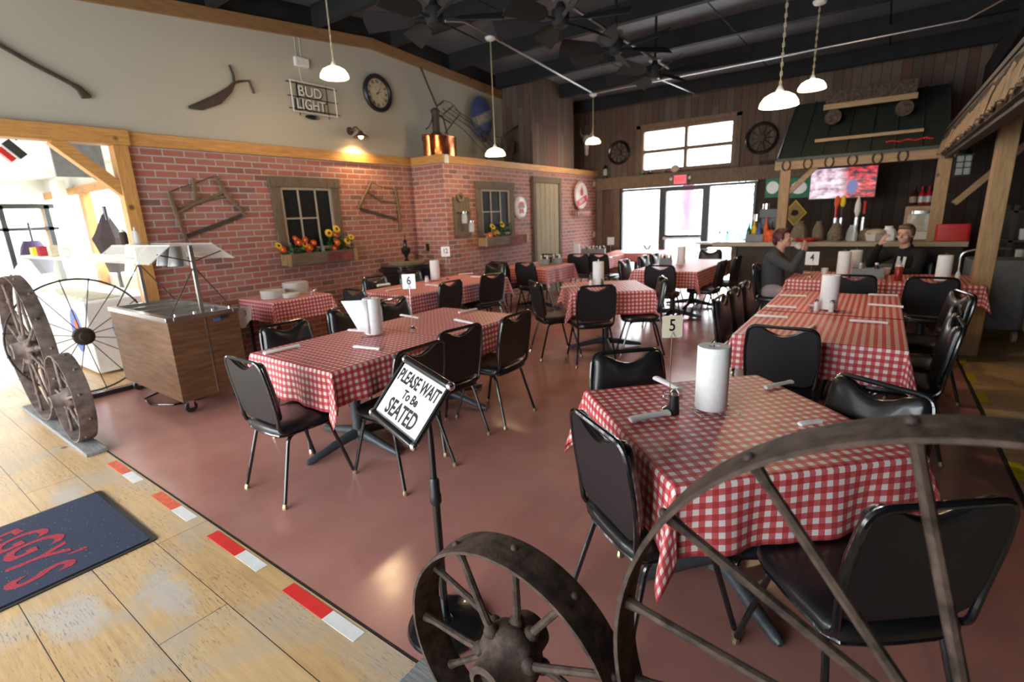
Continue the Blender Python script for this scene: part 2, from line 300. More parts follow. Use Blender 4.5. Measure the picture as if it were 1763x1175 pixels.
class MB:
    def __init__(s, M=None): s.v = []; s.f = []; s.uv = None; s.M = M or Matrix()
    def add(s, V, F):
        k = len(s.v); s.v += [s.M @ Vector(p) for p in V]; s.f += [tuple(i+k for i in f) for f in F]; return s
    def box(s, c, d, M=None):
        x, y, z = d[0]/2, d[1]/2, d[2]/2; V = [Vector((a*x, b*y, e*z)) for a in (-1,1) for b in (-1,1) for e in (-1,1)]
        V = [(M @ p if M else p)+Vector(c) for p in V]
        return s.add(V, [(0,1,3,2),(4,6,7,5),(0,4,5,1),(2,3,7,6),(0,2,6,4),(1,5,7,3)])
    def bb(s, x0, x1, y0, y1, z0, z1): return s.box(((x0+x1)/2,(y0+y1)/2,(z0+z1)/2), (abs(x1-x0),abs(y1-y0),abs(z1-z0)))
    def beam(s, a, b, w, h, up=(0,0,1)):
        a, b = Vector(a), Vector(b); d = b-a; L = d.length; d.normalize(); u = Vector(up); x = d.cross(u)
        if x.length < 1e-4: x = d.cross(Vector((0,1,0)))
        x.normalize(); u = x.cross(d); M = Matrix((x, d, u)).transposed()
        return s.box((a+b)/2, (w, L, h), M)
    def tube(s, pts, r, n=8, closed=False, flat=1.0, fa=1.0):
        P = [Vector(p) for p in pts]; m = len(P); rr = r if isinstance(r, (list, tuple)) else [r]*m; V = []; prev = None
        for i in range(m):
            t = (P[(i+1) % m]-P[i-1]) if closed or 0 < i < m-1 else (P[1]-P[0] if i == 0 else P[-1]-P[-2])
            if t.length < 1e-9: t = Vector((0,0,1))
            t.normalize()
            if prev is None: a = t.cross(Vector((0,0,1))); a = a if a.length > .05 else t.cross(Vector((0,1,0)))
            else: a = prev-t*prev.dot(t)
            a.normalize(); prev = a; b = t.cross(a)
            V += [P[i]+(a*math.cos(2*math.pi*k/n)*fa+b*math.sin(2*math.pi*k/n)*flat)*rr[i] for k in range(n)]
        F = []
        for i in range(m if closed else m-1):
            j = (i+1) % m
            for k in range(n): F.append((i*n+k, i*n+(k+1) % n, j*n+(k+1) % n, j*n+k))
        if not closed: F += [tuple(range(n))[::-1], tuple((m-1)*n+k for k in range(n))]
        return s.add(V, F)
    def lathe(s, prof, c=(0,0,0), n=20, M=None):
        V = []; m = len(prof)
        for r, z in prof:
            for k in range(n):
                a = 2*math.pi*k/n; p = Vector((max(r,1e-4)*math.cos(a), max(r,1e-4)*math.sin(a), z)); V.append((M @ p if M else p)+Vector(c))
        F = [(i*n+k, i*n+(k+1) % n, (i+1)*n+(k+1) % n, (i+1)*n+k) for i in range(m-1) for k in range(n)]
        if tuple(prof[0]) != tuple(prof[-1]): F += [tuple(range(n))[::-1], tuple((m-1)*n+k for k in range(n))]
        return s.add(V, F)
    def cyl(s, a, b, r, r2=None, n=14): return s.tube([a, b], [r, r if r2 is None else r2], n)
    def ell(s, c, r, n=14, m=9, M=None):
        V = []; F = []
        for i in range(m+1):
            t = math.pi*i/m
            for k in range(n):
                a = 2*math.pi*k/n; p = Vector((r[0]*math.sin(t)*math.cos(a), r[1]*math.sin(t)*math.sin(a), -r[2]*math.cos(t))); V.append((M @ p if M else p)+Vector(c))
        for i in range(m):
            for k in range(n): F.append((i*n+k, i*n+(k+1) % n, (i+1)*n+(k+1) % n, (i+1)*n+k))
        return s.add(V, F)
    def prism(s, outl, h0, h1, M=None):
        "outline (x,y) extruded along z then placed by M"
        n = len(outl); V = [Vector((x,y,h0)) for x,y in outl]+[Vector((x,y,h1)) for x,y in outl]
        if M: V = [M @ p for p in V]
        return s.add(V, [tuple(range(n))[::-1], tuple(range(n, 2*n))]+[(i,(i+1) % n,n+(i+1) % n,n+i) for i in range(n)])
    def pad(s, outl, rings, M=None, cen=None):
        "cushion: rings = [(scale, height)...] of the outline, capped by a centre fan"
        n = len(outl); c = cen or (sum(p[0] for p in outl)/n, sum(p[1] for p in outl)/n); V = []
        for k, h in rings: V += [Vector((c[0]+(x-c[0])*k, c[1]+(y-c[1])*k, h)) for x, y in outl]
        b0 = len(V); V += [Vector((*c, rings[0][1])), Vector((*c, rings[-1][1]))]
        if M: V = [M @ p for p in V]
        F = [(i*n+k, i*n+(k+1) % n, (i+1)*n+(k+1) % n, (i+1)*n+k) for i in range(len(rings)-1) for k in range(n)]
        F += [((k+1) % n, k, b0) for k in range(n)]+[((len(rings)-1)*n+k, (len(rings)-1)*n+(k+1) % n, b0+1) for k in range(n)]
        return s.add(V, F)
    def build(s, name, mat, parent=None, bevel=0, sharp=38):
        me = bpy.data.meshes.new(name); me.from_pydata([tuple(p) for p in s.v], [], s.f)
        me.validate(); bm = bmesh.new(); bm.from_mesh(me); bmesh.ops.recalc_face_normals(bm, faces=bm.faces); bm.to_mesh(me); bm.free()
        me.polygons.foreach_set('use_smooth', [True]*len(me.polygons)); me.set_sharp_from_angle(angle=math.radians(sharp))
        me.materials.append(MT[mat] if isinstance(mat, str) else mat)
        o = bpy.data.objects.new(name, me); COL.objects.link(o)
        if parent: o.parent = parent
        if bevel:
            b = o.modifiers.new('bevel', 'BEVEL'); b.width = bevel; b.segments = 2; b.limit_method = 'ANGLE'; b.angle_limit = .6
        return o
def tag(o, label, cat, group=None):
    o['label'] = label; o['category'] = cat
    if group: o['group'] = group
    return o
def thing(name, label, cat, loc=(0,0,0), rz=0, group=None):
    o = bpy.data.objects.new(name, None); COL.objects.link(o); o.empty_display_size = .1
    o.location = loc; o.rotation_euler = (0,0,rz); return tag(o, label, cat, group)
def struct(o): o['kind'] = 'structure'; return o
def children(o): return [c for c in bpy.data.objects if c.parent == o]
def copy_tree(o, parent=None, top=True):
    kids = children(o); c = o.copy(); COL.objects.link(c); c.parent = parent
    for k in kids: copy_tree(k, c, False)
    return c
def clone(proto, first, loc, rz, label, group=None, scale=1):
    "first use places the source itself, later uses place copies"
    c = proto if first else copy_tree(proto)
    c.location = loc; c.rotation_euler = (0,0,rz); c['label'] = label
    if group: c['group'] = group
    if scale != 1: c.scale = (scale,)*3
    return c
def text(name, body, size, mat, M, parent=None, depth=.001, align='CENTER', squash=1, spacing=1, bold=0):
    cu = bpy.data.curves.new(name, 'FONT'); cu.body = body; cu.size = size; cu.align_x = align; cu.align_y = 'CENTER'; cu.extrude = depth; cu.space_character = spacing; cu.offset = bold; cu.resolution_u = 3
    o = bpy.data.objects.new(name, cu); COL.objects.link(o); dg = bpy.context.evaluated_depsgraph_get(); dg.update()
    me = bpy.data.meshes.new_from_object(o.evaluated_get(dg)); bpy.data.objects.remove(o); bpy.data.curves.remove(cu)
    me.transform(M @ Matrix.Diagonal((squash,1,1,1))); me.materials.clear(); me.materials.append(MT[mat]); me.name = name
    o = bpy.data.objects.new(name, me); COL.objects.link(o)
    if parent: o.parent = parent
    return o
def rrect(w, h, r, n=4, c=(0,0)):
    P = []
    for sx, sy, a0 in ((1,1,0),(-1,1,90),(-1,-1,180),(1,-1,270)):
        for k in range(n+1):
            a = math.radians(a0+90*k/n); P.append((c[0]+sx*(w/2-r)+r*math.cos(a), c[1]+sy*(h/2-r)+r*math.sin(a)))
    return P
def facing(fx, fy): return math.atan2(-fx, fy)
XW, X2, YJ, YF = -6.4, -5.69, 6.12, 11.46      # left wall, boxed-out wall, its jog, far wall
# ================================================================== SETTING
def zroof(y): return 4.24-(.096*(5.5-y) if y < 5.5 else .062*(y-5.5))
def plate(name, x0, x1, y0, y1, z0, z1, mat, bevel=0): return struct(MB().bb(x0,x1,y0,y1,z0,z1).build(name, mat, bevel=bevel))
plate('floor', -6.44, .78, 1.0, YF+.1, -.12, 0, 'floor_red')
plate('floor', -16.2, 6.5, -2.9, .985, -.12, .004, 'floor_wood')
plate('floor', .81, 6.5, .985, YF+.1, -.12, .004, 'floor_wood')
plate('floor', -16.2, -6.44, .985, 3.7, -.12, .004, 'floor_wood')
_n = [0]
def trim(x0, x1, y0, y1, z0, z1, mat, bevel=.004):
    _n[0] += 1; return plate('trim_%d' % _n[0], x0, x1, y0, y1, z0, z1, mat, bevel)
trim(-6.44, .81, .985, 1.0, -.1, .002, 'dark_wall'); trim(.78, .81, 1.0, YF, -.1, .002, 'dark_wall')
# left wall: brick below, plaster above, timber rail between
plate('wall_left', -6.55, XW, 2.15, 9.0, 0, 2.50, 'brick_y')
struct(MB().bb(XW, X2-.12, YJ, YJ+.1, 0, 2.5).build('wall_left', 'brick_x'))
plate('wall_left', X2-.12, X2, YJ, YF, 0, 2.5, 'brick_y')
m = MB(); ys = [-3.0, 5.5, 8.72]; 
m.add([(x, y, z) for x in (-6.53, XW) for y in ys for z in (2.56, zroof(y))], [(0,1,3,2),(2,3,5,4),(6,8,9,7),(8,10,11,9),(0,2,8,6),(2,4,10,8),(0,6,7,1),(4,5,11,10)])
struct(m.build('wall_left', 'cream_wall'))
trim(XW-.02, XW+.035, 2.15, YJ, 2.47, 2.60, 'pine_y'); trim(XW-.02, X2+.035, YJ-.035, YJ+.0, 2.47, 2.60, 'pine'); trim(X2-.02, X2+.035, YJ, YF, 2.47, 2.585, 'pine_y')
plate('trim_40', -6.4, X2-.02, YJ, YF, 2.50, 2.58, 'dark_wall')
for a, b in ((-4.3, 5.5), (5.5, 8.75)):                                     # gable board following the roof
    m = MB(); m.beam((XW+.02, a, zroof(a)-.085), (XW+.02, b, zroof(b)-.085), .04, .15); _n[0] += 1; struct(m.build('trim_%d' % _n[0], 'gable_pine', bevel=.004))
    m = MB(); m.beam((XW-.06, a, zroof(a)+.12), (XW-.06, b, zroof(b)+.12), .10, .30); struct(m.build('wall_left', 'roof_black'))
plate('wall_left', -6.4, X2, 8.72, 10.35, 2.58, 4.25, 'barn_y'); plate('wall_left', -6.5, -6.2, 10.35, YF, 2.58, 4.2, 'barn_y')
struct(MB().bb(-6.4, X2+.003, 8.70, 8.72, 2.58, 4.25).build('wall_left', 'barn_x'))
# opening to the room on the left: beam, post, brace
trim(-6.50, -6.33, -4.3, 2.17, 2.46, 2.61, 'pine_y'); trim(-6.49, -6.35, 2.02, 2.15, 0, 2.46, 'pine_z')
a, b = ax(88, 240, -6.42), ax(208, 328, -6.42)
m = MB(); m.beam(a, (b.x, b.y+.06, b.z-.05), .11, .115, (1,0,0)); _n[0] += 1; struct(m.build('trim_%d' % _n[0], 'pine_y', bevel=.004))
# far wall
def fw(x0, x1, z0, z1, mat='barn_x'): return plate('wall_far', x0, x1, YF, YF+.14, z0, z1, mat)
fw(-6.5, -5.05, 0, 2.5); fw(-5.05, -2.11, 2.13, 2.5); fw(-6.5, -4.56, 2.5, 4.3); fw(-4.56, -2.60, 3.37, 4.3); fw(-2.60, 6.5, 2.5, 4.3)
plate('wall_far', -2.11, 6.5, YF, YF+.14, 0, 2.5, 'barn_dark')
trim(-5.66, -1.2, YF-.06, YF, 2.14, 2.41, 'old_wood'); trim(-5.66, -5.50, YF-.05, YF, 0, 2.14, 'old_wood_z'); trim(-5.20, -5.06, YF-.05, YF, 0, 2.14, 'old_wood_z')
def frame(name, x0, x1, z0, z1, xs, zs, w, mat, y=YF, d=.10):
    m = MB(); m.bb(x0, x0+w, y-.02, y+d, z0, z1).bb(x1-w, x1, y-.02, y+d, z0, z1).bb(x0+w, x1-w, y-.02, y+d, z0, z0+w).bb(x0+w, x1-w, y-.02, y+d, z1-w, z1)
    for x in xs: m.bb(x-w/2, x+w/2, y-.01, y+d-.01, z0+w, z1-w)
    for z in zs: m.bb(x0+w, x1-w, y-.011, y+d-.011, z-w/2, z+w/2)
    f = m.build(name, mat, bevel=.003); f['kind'] = 'structure'
    MB().bb(x0+w*.5, x1-w*.5, y+.03, y+.036, z0+w*.5, z1-w*.5).build('pane', 'clear', f); return f
frame('window_1', -4.58, -2.58, 2.45, 3.39, (-3.58,), (2.90,), .07, 'window_wood')
for k, x in ((0, -4.63), (1, -2.53)): trim(x-.05, x+.05, YF-.03, YF, 2.42, 3.47, 'old_wood_z')
trim(-4.68, -2.48, YF-.03, YF, 3.39, 3.48, 'window_wood')
frame('window_2', -5.05, -4.06, 0, 2.12, (), (), .05, 'frame_black'); frame('window_3', -3.07, -2.11, 0, 2.12, (), (), .05, 'frame_black')
d = frame('door_1', -4.06, -3.07, 0, 2.12, (), (1.02,), .10, 'frame_black')
MB().bb(-3.98, -3.15, YF-.09, YF-.06, .98, 1.02).bb(-3.98, -3.95, YF-.08, YF, .97, 1.03).bb(-3.18, -3.15, YF-.08, YF, .97, 1.03).build('push_bar', 'steel', d)
text('window_lettering', 'IWUI', .20, 'petal_orange', basis((-1,0,0),(0,0,1),(0,1,0), (ay(1097,371,YF-.01))), None, .001)['kind'] = 'structure'
text('window_lettering', '~~~~~', .16, 'petal_orange', basis((-1,0,.2),(0,0,1),(0,1,0), (ay(1096,343,YF-.01))), None, .001)['kind'] = 'structure'
# right, rear and roof
plate('wall_right', 6.4, 6.5, -3.0, YF, 0, 4.3, 'dark_wall')
m = MB(); m.bb(-16.2, 6.5, -3.0, -2.9, 0, .1).bb(-16.2, 6.5, -3.0, -2.9, 3.05, 3.9).bb(-.4, 6.5, -3.0, -2.9, .1, 3.05).bb(-16.2, -9, -3.0, -2.9, .1, 3.05)  # out of view; opening widened and set left to brighten the foreground
for x in (-6, -3): m.bb(x-.06, x+.06, -3.0, -2.9, .1, 3.05)
struct(m.build('wall_rear', 'dark_wall'))
for i, (a, b) in enumerate(((-4.5, 5.5), (5.5, YF+.2))):
    m = MB(); m.add([(x, y, zroof(y)+dz+.24) for x in (-6.6, 6.6) for y in (a, b) for dz in (0, .1)], [(0,1,3,2),(4,6,7,5),(0,4,5,1),(2,3,7,6),(0,2,6,4),(1,5,7,3)]); struct(m.build('ceiling', 'roof_deck'))
for k, y in enumerate((.4, 1.8, 3.2, 4.55, 5.9, 7.2, 8.5, 9.8, 11.1)):
    m = MB(); z = zroof(y)+.235; m.bb(-6.36, 6.4, y-.03, y+.03, z-.235, z).bb(-6.36, 6.4, y-.03, y+.07, z-.25, z-.235); struct(m.build('trim_%d' % (50+k), 'roof_black'))
for k, x in enumerate((-2.0, -.2, 1.7, -4.0)):
    m = MB(); m.bb(x-.012, x+.012, 0, YF, 0, .01)
    for v in m.v: v.z = zroof(v.y)+.228
    struct(m.build('trim_%d' % (60+k), 'roof_black'))
m = MB(); 
for a, b in ((1.0, 5.5), (5.5, YF)): m.beam((1.15, a, zroof(a)-.42), (1.15, b, zroof(b)-.42), .18, .34)
struct(m.build('trim_64', 'roof_black'))
# bright room on the left
plate('ceiling', -16.2, -6.53, -4.3, 3.7, 2.86, 2.95, 'white_ceiling')
m = MB().bb(-16.2, -6.5, 3.6, 3.72, 2.55, 2.9).bb(-16.2, -6.5, 3.6, 3.72, 0, .75); m.bb(-8.3, -6.5, 3.6, 3.72, .75, 2.55); struct(m.build('wall_back', 'white_wall'))
trim(-16.1, -6.55, 3.52, 3.6, 2.40, 2.56, 'pine')
for px in (80, 157): p = ay(px, 380, 3.55); trim(p.x-.12, p.x+.12, 3.46, 3.62, 0, 2.40, 'pine_z')
p = ay(124, 400, 3.4); trim(p.x-.35, p.x+.22, 3.3, 3.42, 0, 2.7, 'white_wall')
struct(MB().bb(-16.3, -16.2, -4.3, 3.7, 2.33, 2.9).build('wall_front', 'white_wall')); m = MB().bb(-16.3, -16.2, -4.3, 3.7, 2.22, 2.33)
for y in (-3, -1.2, .6, 2.0, 2.75, 3.55): m.bb(-16.3, -16.2, y-.05, y+.05, 0, 2.3)
m.bb(-16.3, -16.2, -4.3, 3.7, 1.72, 1.80).bb(-16.3, -16.2, -4.3, 3.7, 0, .12); f = m.build('window_4', 'frame_black'); struct(f)
MB().bb(-16.26, -16.25, -4.3, 3.7, 0, 2.3).build('pane', 'clear', f)
# outdoors beyond the glass
plate('ground', -30, 30, YF+.14, 60, -.25, -.12, 'outside_ground'); plate('ground', -40, -16.3, -20, 11, -.25, -.12, 'outside_ground'); plate('ground', -16.2, -6.6, 3.75, 11.4, -.25, -.12, 'outside_ground')
# ================================================================== FURNITURE
def outl_back():
    P = []
    for x, z in ((-.150,.005),(-.185,.03),(-.200,.12),(-.203,.22),(-.190,.33)): P.append((x, z))
    for k in range(5): a = math.radians(170-80*k/4); P.append((-.150+.04*math.cos(a), .355+.035*math.sin(a)))
    for x, z in ((-.11,.378),(-.075,.355),(-.03,.338),(0,.334)): P.append((x, z))
    return P+[(-x, z) for x, z in P[::-1][1:]]
def make_chair():
    t = thing('dining_chair', 'x', 'chair', group='black stacking chairs')
    seat = [(-.175,-.19),(-.20,-.15),(-.213,0),(-.215,.12),(-.205,.18),(-.17,.215),(-.10,.228),(0,.232)]; seat = seat+[(-x,y) for x,y in seat[::-1][1:]]+[(.10,-.203),(0,-.206),(-.10,-.203)]
    MB().pad(seat, [(.93,.425),(1,.432),(1,.452),(.97,.466),(.88,.476),(.6,.482),(.25,.484)]).build('seat', 'black_vinyl', t, sharp=60)
    tilt = basis((1,0,0), (0,-math.sin(.155),math.cos(.155)), (0,math.cos(.155),math.sin(.155)), (0,-.188,.487))
    MB(tilt).pad(outl_back(), [(.97,.012),(1,.017),(.985,.032),(.93,.043),(.75,.05),(.3,.053)], cen=(0,.19)).build('backrest', 'black_vinyl', t, sharp=60)
    MB(tilt).prism([(x*.99, .19+(z-.19)*.985) for x, z in outl_back()], -.004, .011).build('back_panel', 'black_board', t)
    loop = [(-.17,.03,.418),(-.185,-.13,.418),(-.192,-.192,.455)]; top = [tilt @ Vector(p) for p in ((-.205,.09,.002),(-.208,.25,.002),(-.19,.393,.002),(.19,.393,.002),(.208,.25,.002),(.205,.09,.002))]
    pts = rc([Vector(p) for p in loop]+top+[Vector((-x,y,z)) for x,y,z in loop[::-1]], .055)
    MB().tube(pts, .0115, 8).build('back_frame', 'black_metal', t)
    m = MB(); m.tube([(x*.95,y*.95,.419) for x,y in seat], .009, 6, closed=True)
    for s in (-1,1): m.tube([(s*.165,-.11,.413),(s*.165,.11,.413)], .011, 8)
    m.build('seat_frame', 'black_metal', t)
    for s in (-1,1):
        for q in (-1,1):
            foot = Vector((s*.218, q*.245, .012)); pts = rc([(s*.165, q*.03, .412), (s*.172, q*.135, .408), foot], .05)
            l = MB().tube(pts, .0115, 8).build('leg', 'black_metal', t)
            d = (foot-Vector((s*.172, q*.135, .408))).normalized()
            MB().tube([foot-d*.018, foot-d*.008, foot, foot+Vector((0,0,-.012))], [.0125,.0125,.015,.015], 8).build('glide', 'brass', l)
    return t
chair0 = make_chair(); _used = [True]
G_CH = 'black stacking chairs'
def chair(cx, cy, fx, fy, label): 
    c = clone(chair0, _used[0], (cx, cy, 0), facing(fx, fy), label, G_CH); _used[0] = False; return c

def make_table(ang_base=0):
    t = thing('dining_table', 'x', 'table', group='pedestal dining tables')
    MB().bb(-.455,.455,-.455,.455,.725,.748).build('table_top', 'table_top', t, bevel=.004)
    MB().lathe([(.05,.03),(.045,.06),(.04,.1),(.04,.68),(.06,.70),(.12,.725)], n=16).build('column', 'grey_cast', t)
    m = MB(xf(rz=ang_base))
    for k in range(4):
        a = k*math.pi/2; c, s = math.cos(a), math.sin(a)
        m.tube([(c*.03,s*.03,.085),(c*.15,s*.15,.07),(c*.3,s*.3,.04),(c*.42,s*.42,.022),(c*.44,s*.44,.018)], [.04,.034,.028,.024,.012], 10, flat=1)
    for v in m.v: v.z = max(.003, v.z)
    m.build('base', 'grey_cast', t); return t
tab0 = make_table(0); _tu = [True]
def cloth(cx, cy, rz, a, b, dr, label, seed=0, flat=(0,0,0,0), step=.026, z=.7515, wav=1.0):
    "dr: drop at -x,+x,-y,+y; flat: level overhang on a joined side"
    R = random.Random(seed); ph = [R.uniform(0,6) for _ in range(8)]
    def axis(h, d0, d1, f0, f1):
        L = []; x = -h-(d0 or f0); e = h+(d1 or f1); n = max(2, round((e-x)/step)); L = [x+(e-x)*k/n for k in range(n+1)]
        for q in (-h, h): L += [q+s*.006 for s in (-1,0,1,2,3) if x < q+s*.006 < e]
        L = sorted(set(round(v,4) for v in L)); return L
    xs = axis(a, dr[0], dr[1], flat[0], flat[1]); ys = axis(b, dr[2], dr[3], flat[2], flat[3]); r = .014
    def over(u, h, d0, d1):
        if u < -h and d0: return -h-u, -1
        if u > h and d1: return u-h, 1
        return 0, 0
    V = []; UV = []
    for v in ys:
        for u in xs:
            du, su = over(u, a, dr[0], dr[1]); dv, sv = over(v, b, dr[2], dr[3])
            if du == 0 and dv == 0: x, y, zz = u, v, 0
            else:
                rr = math.hypot(du, dv); th = math.atan2(dv, du)
                arc = min(rr/r, math.pi/2); out = r*math.sin(arc); dn = r*(1-math.cos(arc))+max(0, rr-r*math.pi/2)
                f = min(1, rr/.25)
                if du and dv:
                    dg = math.sin(2*th); out += dn*.30*dg+.010*f*math.sin(9*th+ph[0])*wav
                    x = su*(a+out*math.cos(th)); y = sv*(b+out*math.sin(th)); dn *= 1-.05*dg
                elif du: wv = math.sin(v*17+ph[1+(su>0)])+.6*math.sin(v*31+ph[3]); nc = max(0, 1-(b-abs(v))/.25); x = su*(a+out+dn*.05+(.011*wv*f*wav)*(1-.5*nc)); y = v
                else: wv = math.sin(u*17+ph[5+(sv>0)])+.6*math.sin(u*31+ph[4]); x = u; nc = 0; y = sv*(b+out+dn*.05+(.011*wv*f*wav))
                zz = -dn*.995
            V.append((x, y, zz+.0009*math.sin(u*23+ph[6])*math.sin(v*19+ph[7]))); UV.append((u, v))
    nx = len(xs); F = [(j*nx+i, j*nx+i+1, (j+1)*nx+i+1, (j+1)*nx+i) for j in range(len(ys)-1) for i in range(nx-1)]
    me = bpy.data.meshes.new('tablecloth'); me.from_pydata(V, [], F); me.polygons.foreach_set('use_smooth', [True]*len(F))
    l = me.uv_layers.new(name='UVMap')
    for q in me.loops: l.data[q.index].uv = UV[q.vertex_index]
    me.materials.append(MT['gingham']); o = bpy.data.objects.new('tablecloth', me); COL.objects.link(o)
    o.location = (cx, cy, z); o.rotation_euler = (0,0,rz); s = o.modifiers.new('thickness', 'SOLIDIFY'); s.thickness = .0015; s.offset = -1
    return tag(o, label, 'tablecloth', 'red and white checked tablecloths')
def table(cx, cy, rz, tlabel, clabel, sy=1.0, sx=1.0, dr=(.23,.23,.23,.23), flat=(0,0,0,0), seed=0, step=.026, brz=0, z=.7515):
    t = clone(tab0, _tu[0], (cx, cy, 0), rz+brz, tlabel, 'pedestal dining tables'); _tu[0] = False
    t.scale = (sx, sy, 1); cloth(cx, cy, rz, .458*sx, .458*sy, dr, clabel, seed, flat, step, z)
Q = math.pi/4
# table 5, foreground, turned a quarter
table(-.44, 2.10, Q, 'nearest table, set cornerwise, its grey four-armed base showing under the cloth', 'red gingham cloth on the nearest table, with the number 5 stand on it', dr=(.27,.27,.27,.30), seed=3, step=.018)
# table 6: two tables end to end
table(-3.0, 2.11, 0, 'table of the number 6 pair that stands nearer the sign', 'gingham cloth with a long hanging corner on the near end of table 6', dr=(.26,.23,.27,0), flat=(0,0,0,.05), seed=11, step=.02)
table(-3.0, 3.10, 0, 'farther table of the number 6 pair', 'gingham cloth on the far half of table 6, nearest the square table', sy=1.06, dr=(.23,.25,0,.23), seed=12, z=.7500)
# table 12: pair by the brick wall
table(-4.85, 4.46, 0, 'nearer table of the pair along the brick wall, behind table 6', 'orange-lit gingham cloth on the nearer half of the number 12 table', dr=(.2,.25,.25,0), flat=(0,0,0,.04), seed=21)
table(-4.85, 5.44, 0, 'farther table of the pair along the brick wall', 'gingham cloth on the far half of the long table by the brick wall', sy=1.05, dr=(.2,.25,0,.25), seed=22, z=.7500)
table(-4.88, 7.50, 0, 'square table by the brick wall under the small fake window', 'gingham cloth with a flared corner, on the table under the second planter', dr=(.2,.27,.25,.25), seed=31, sx=1.05)
table(-2.60, 5.50, .62, 'square table in the middle of the room', 'gingham cloth on the square middle table with one chair back in front of it', seed=41, dr=(.26,.26,.27,.25))
table(-2.50, 7.68, 0, 'near table of the pair before the glass door', 'sunlit gingham cloth on the near half of the long table before the glass door', dr=(.25,.27,.25,0), flat=(0,0,0,.04), seed=51, sx=1.02)
table(-2.50, 8.70, 0, 'far table of the pair before the glass door', 'washed-out gingham cloth on the far half of the table before the glass door', dr=(.2,.25,0,.2), seed=52, sx=1.02, sy=1.1, z=.7500)
table(-.27, 4.10, 0, 'nearer table of the number 4 pair at the right', 'gingham cloth on the near half of the long number 4 table', dr=(.25,.24,.25,0), flat=(0,0,0,.05), seed=61, sx=1.04, step=.02)
table(-.27, 5.24, 0, 'farther table of the number 4 pair at the right', 'gingham cloth on the far half of the long number 4 table', dr=(.2,.24,0,.2), seed=62, sx=1.04, sy=1.3, z=.7500)
table(-.38, 7.24, 0, 'table where two seated people talk, left half', 'gingham cloth under the caddy and grey bag between the two seated people', dr=(.2,0,.22,.2), flat=(0,.04,0,0), seed=71)
table(.50, 7.24, 0, 'table where two seated people talk, right half by the timber post', 'gingham cloth under the ketchup bottle by the timber post', dr=(0,.2,.22,.2), seed=72, z=.7500, sx=.9)
table(-4.85, 9.55, 0, 'far table beside the boarded wall', 'gingham cloth on the far table holding the condiment racks', seed=81, sy=1.3, dr=(.2,.25,.3,.2))
table(-4.35, 10.75, .2, 'farthest table in the corner by the bright windows', 'bleached gingham cloth on the farthest table by the bright windows', seed=82, sx=1.2, dr=(.2,.3,.2,.1))
# side table with crockery
t = thing('side_table', 'small table against the brick wall under the stacked plates', 'table', (-5.93, 3.36, 0))
MB().bb(-.37,.37,-.37,.37,.725,.748).build('table_top', 'table_top', t)
for x in (-.33,.33):
    for y in (-.33,.33): MB().bb(x-.02,x+.02,y-.02,y+.02,0,.725).build('leg', 'plywood_dark', t)
cloth(-5.93, 3.36, 0, .375, .375, (.0,.26,.25,.25), 'gingham cloth on the small side table under the stacked plates', 91, (.02,0,0,0), .024)
# chairs
chair(-2.85,1.54, 0,1, 'black chair at the near end of table 6, left of the sign')
chair(-2.38,2.00, -1,.02, 'black chair half hidden behind the please-wait sign')
chair(-2.50,2.52, -1,.1, 'black chair just right of the please-wait sign, at the side of table 6')
chair(-2.44,3.07, -1,-.03, 'black chair farthest along the open side of table 6, nearest the room centre')
chair(-3.40,2.02, 1,0, 'black chair behind table 6, between the table and the steam cart')
chair(-3.58,2.72, 1,.05, 'black chair behind the roll of paper towels on table 6')
chair(-3.52,3.22, 1,.1, 'black chair with its handle slot showing, behind the number 6 sign')
chair(-4.72,3.72, 0,1, 'black chair at the near end of table 12, next to the side table')
chair(-5.32,4.45, 1,0, 'black chair between table 12 and the brick wall, in front of the cast iron stove')
chair(-5.30,5.10, 1,0, 'black chair between table 12 and the brick wall, farther of the two')
chair(-4.38,4.45, -1,0, 'nearer black chair on the room side of table 12')
chair(-4.36,5.32, -1,.25, 'farther black chair on the room side of table 12')
chair(-5.00,6.22, 0,-1, 'black chair at the far end of table 12')
chair(-5.15,6.98, 0,1, 'left black chair on the near side of the table under the second planter')
chair(-4.58,6.95, .05,1, 'right black chair on the near side of the table under the second planter')
chair(-5.10,8.05, 0,-1, 'black chair behind the condiment caddies of the table under the second planter')
chair(-4.62,8.70, -.2,1, 'black chair before the tan door, right of the caddies')
chair(-4.15,8.75, .1,1, 'tall-looking black chair before the blank sign on the far table')
chair(-5.2,10.35, 0,-1, 'black chair behind the far table, in front of the condiment racks')
chair(-2.47,4.86, -.66,.75, 'black chair facing away in front of the square middle table')
chair(-2.97,4.92, .64,.77, 'black chair turned sideways left of the square middle table')
chair(-2.12,5.42, -.84,-.45, 'black chair at the right side of the square middle table')
chair(-2.42,7.00, -.12,1, 'black chair at the near end of the table before the glass door')
chair(-2.02,7.65, -1,0, 'nearer black chair right of the table before the glass door')
chair(-1.98,8.45, -1,0, 'farther black chair right of the table before the glass door')
chair(-2.50,9.50, 0,-1, 'black chair at the far end of the table before the glass door')
chair(-2.98,7.45, 1,0, 'black chair at the left side of the table before the glass door, nearest one')
chair(-2.98,8.25, 1,0, 'black chair at the left side of the table before the glass door, middle one')
chair(-2.98,8.78, 1,0, 'black chair at the left side of the table before the glass door, farthest one')
chair(-.80,4.42, 1,0, 'nearest of the three chairs in a row along the left side of table 4')
chair(-.80,4.90, 1,0, 'middle of the three chairs in a row along the left side of table 4')
chair(-.80,5.38, 1,0, 'farthest of the three chairs in a row along the left side of table 4')
chair(-.42,3.64, 0,1, 'black chair with its back to the camera at the near end of table 4')
chair(.22,4.02, -1,0, 'black chair on the right side of table 4, nearest the foreground')
chair(.26,4.50, -1,.05, 'black chair on the right side of table 4, middle of three')
chair(.37,5.25, -.97,-.25, 'shiny black chair by the timber post, pulled out from table 4')
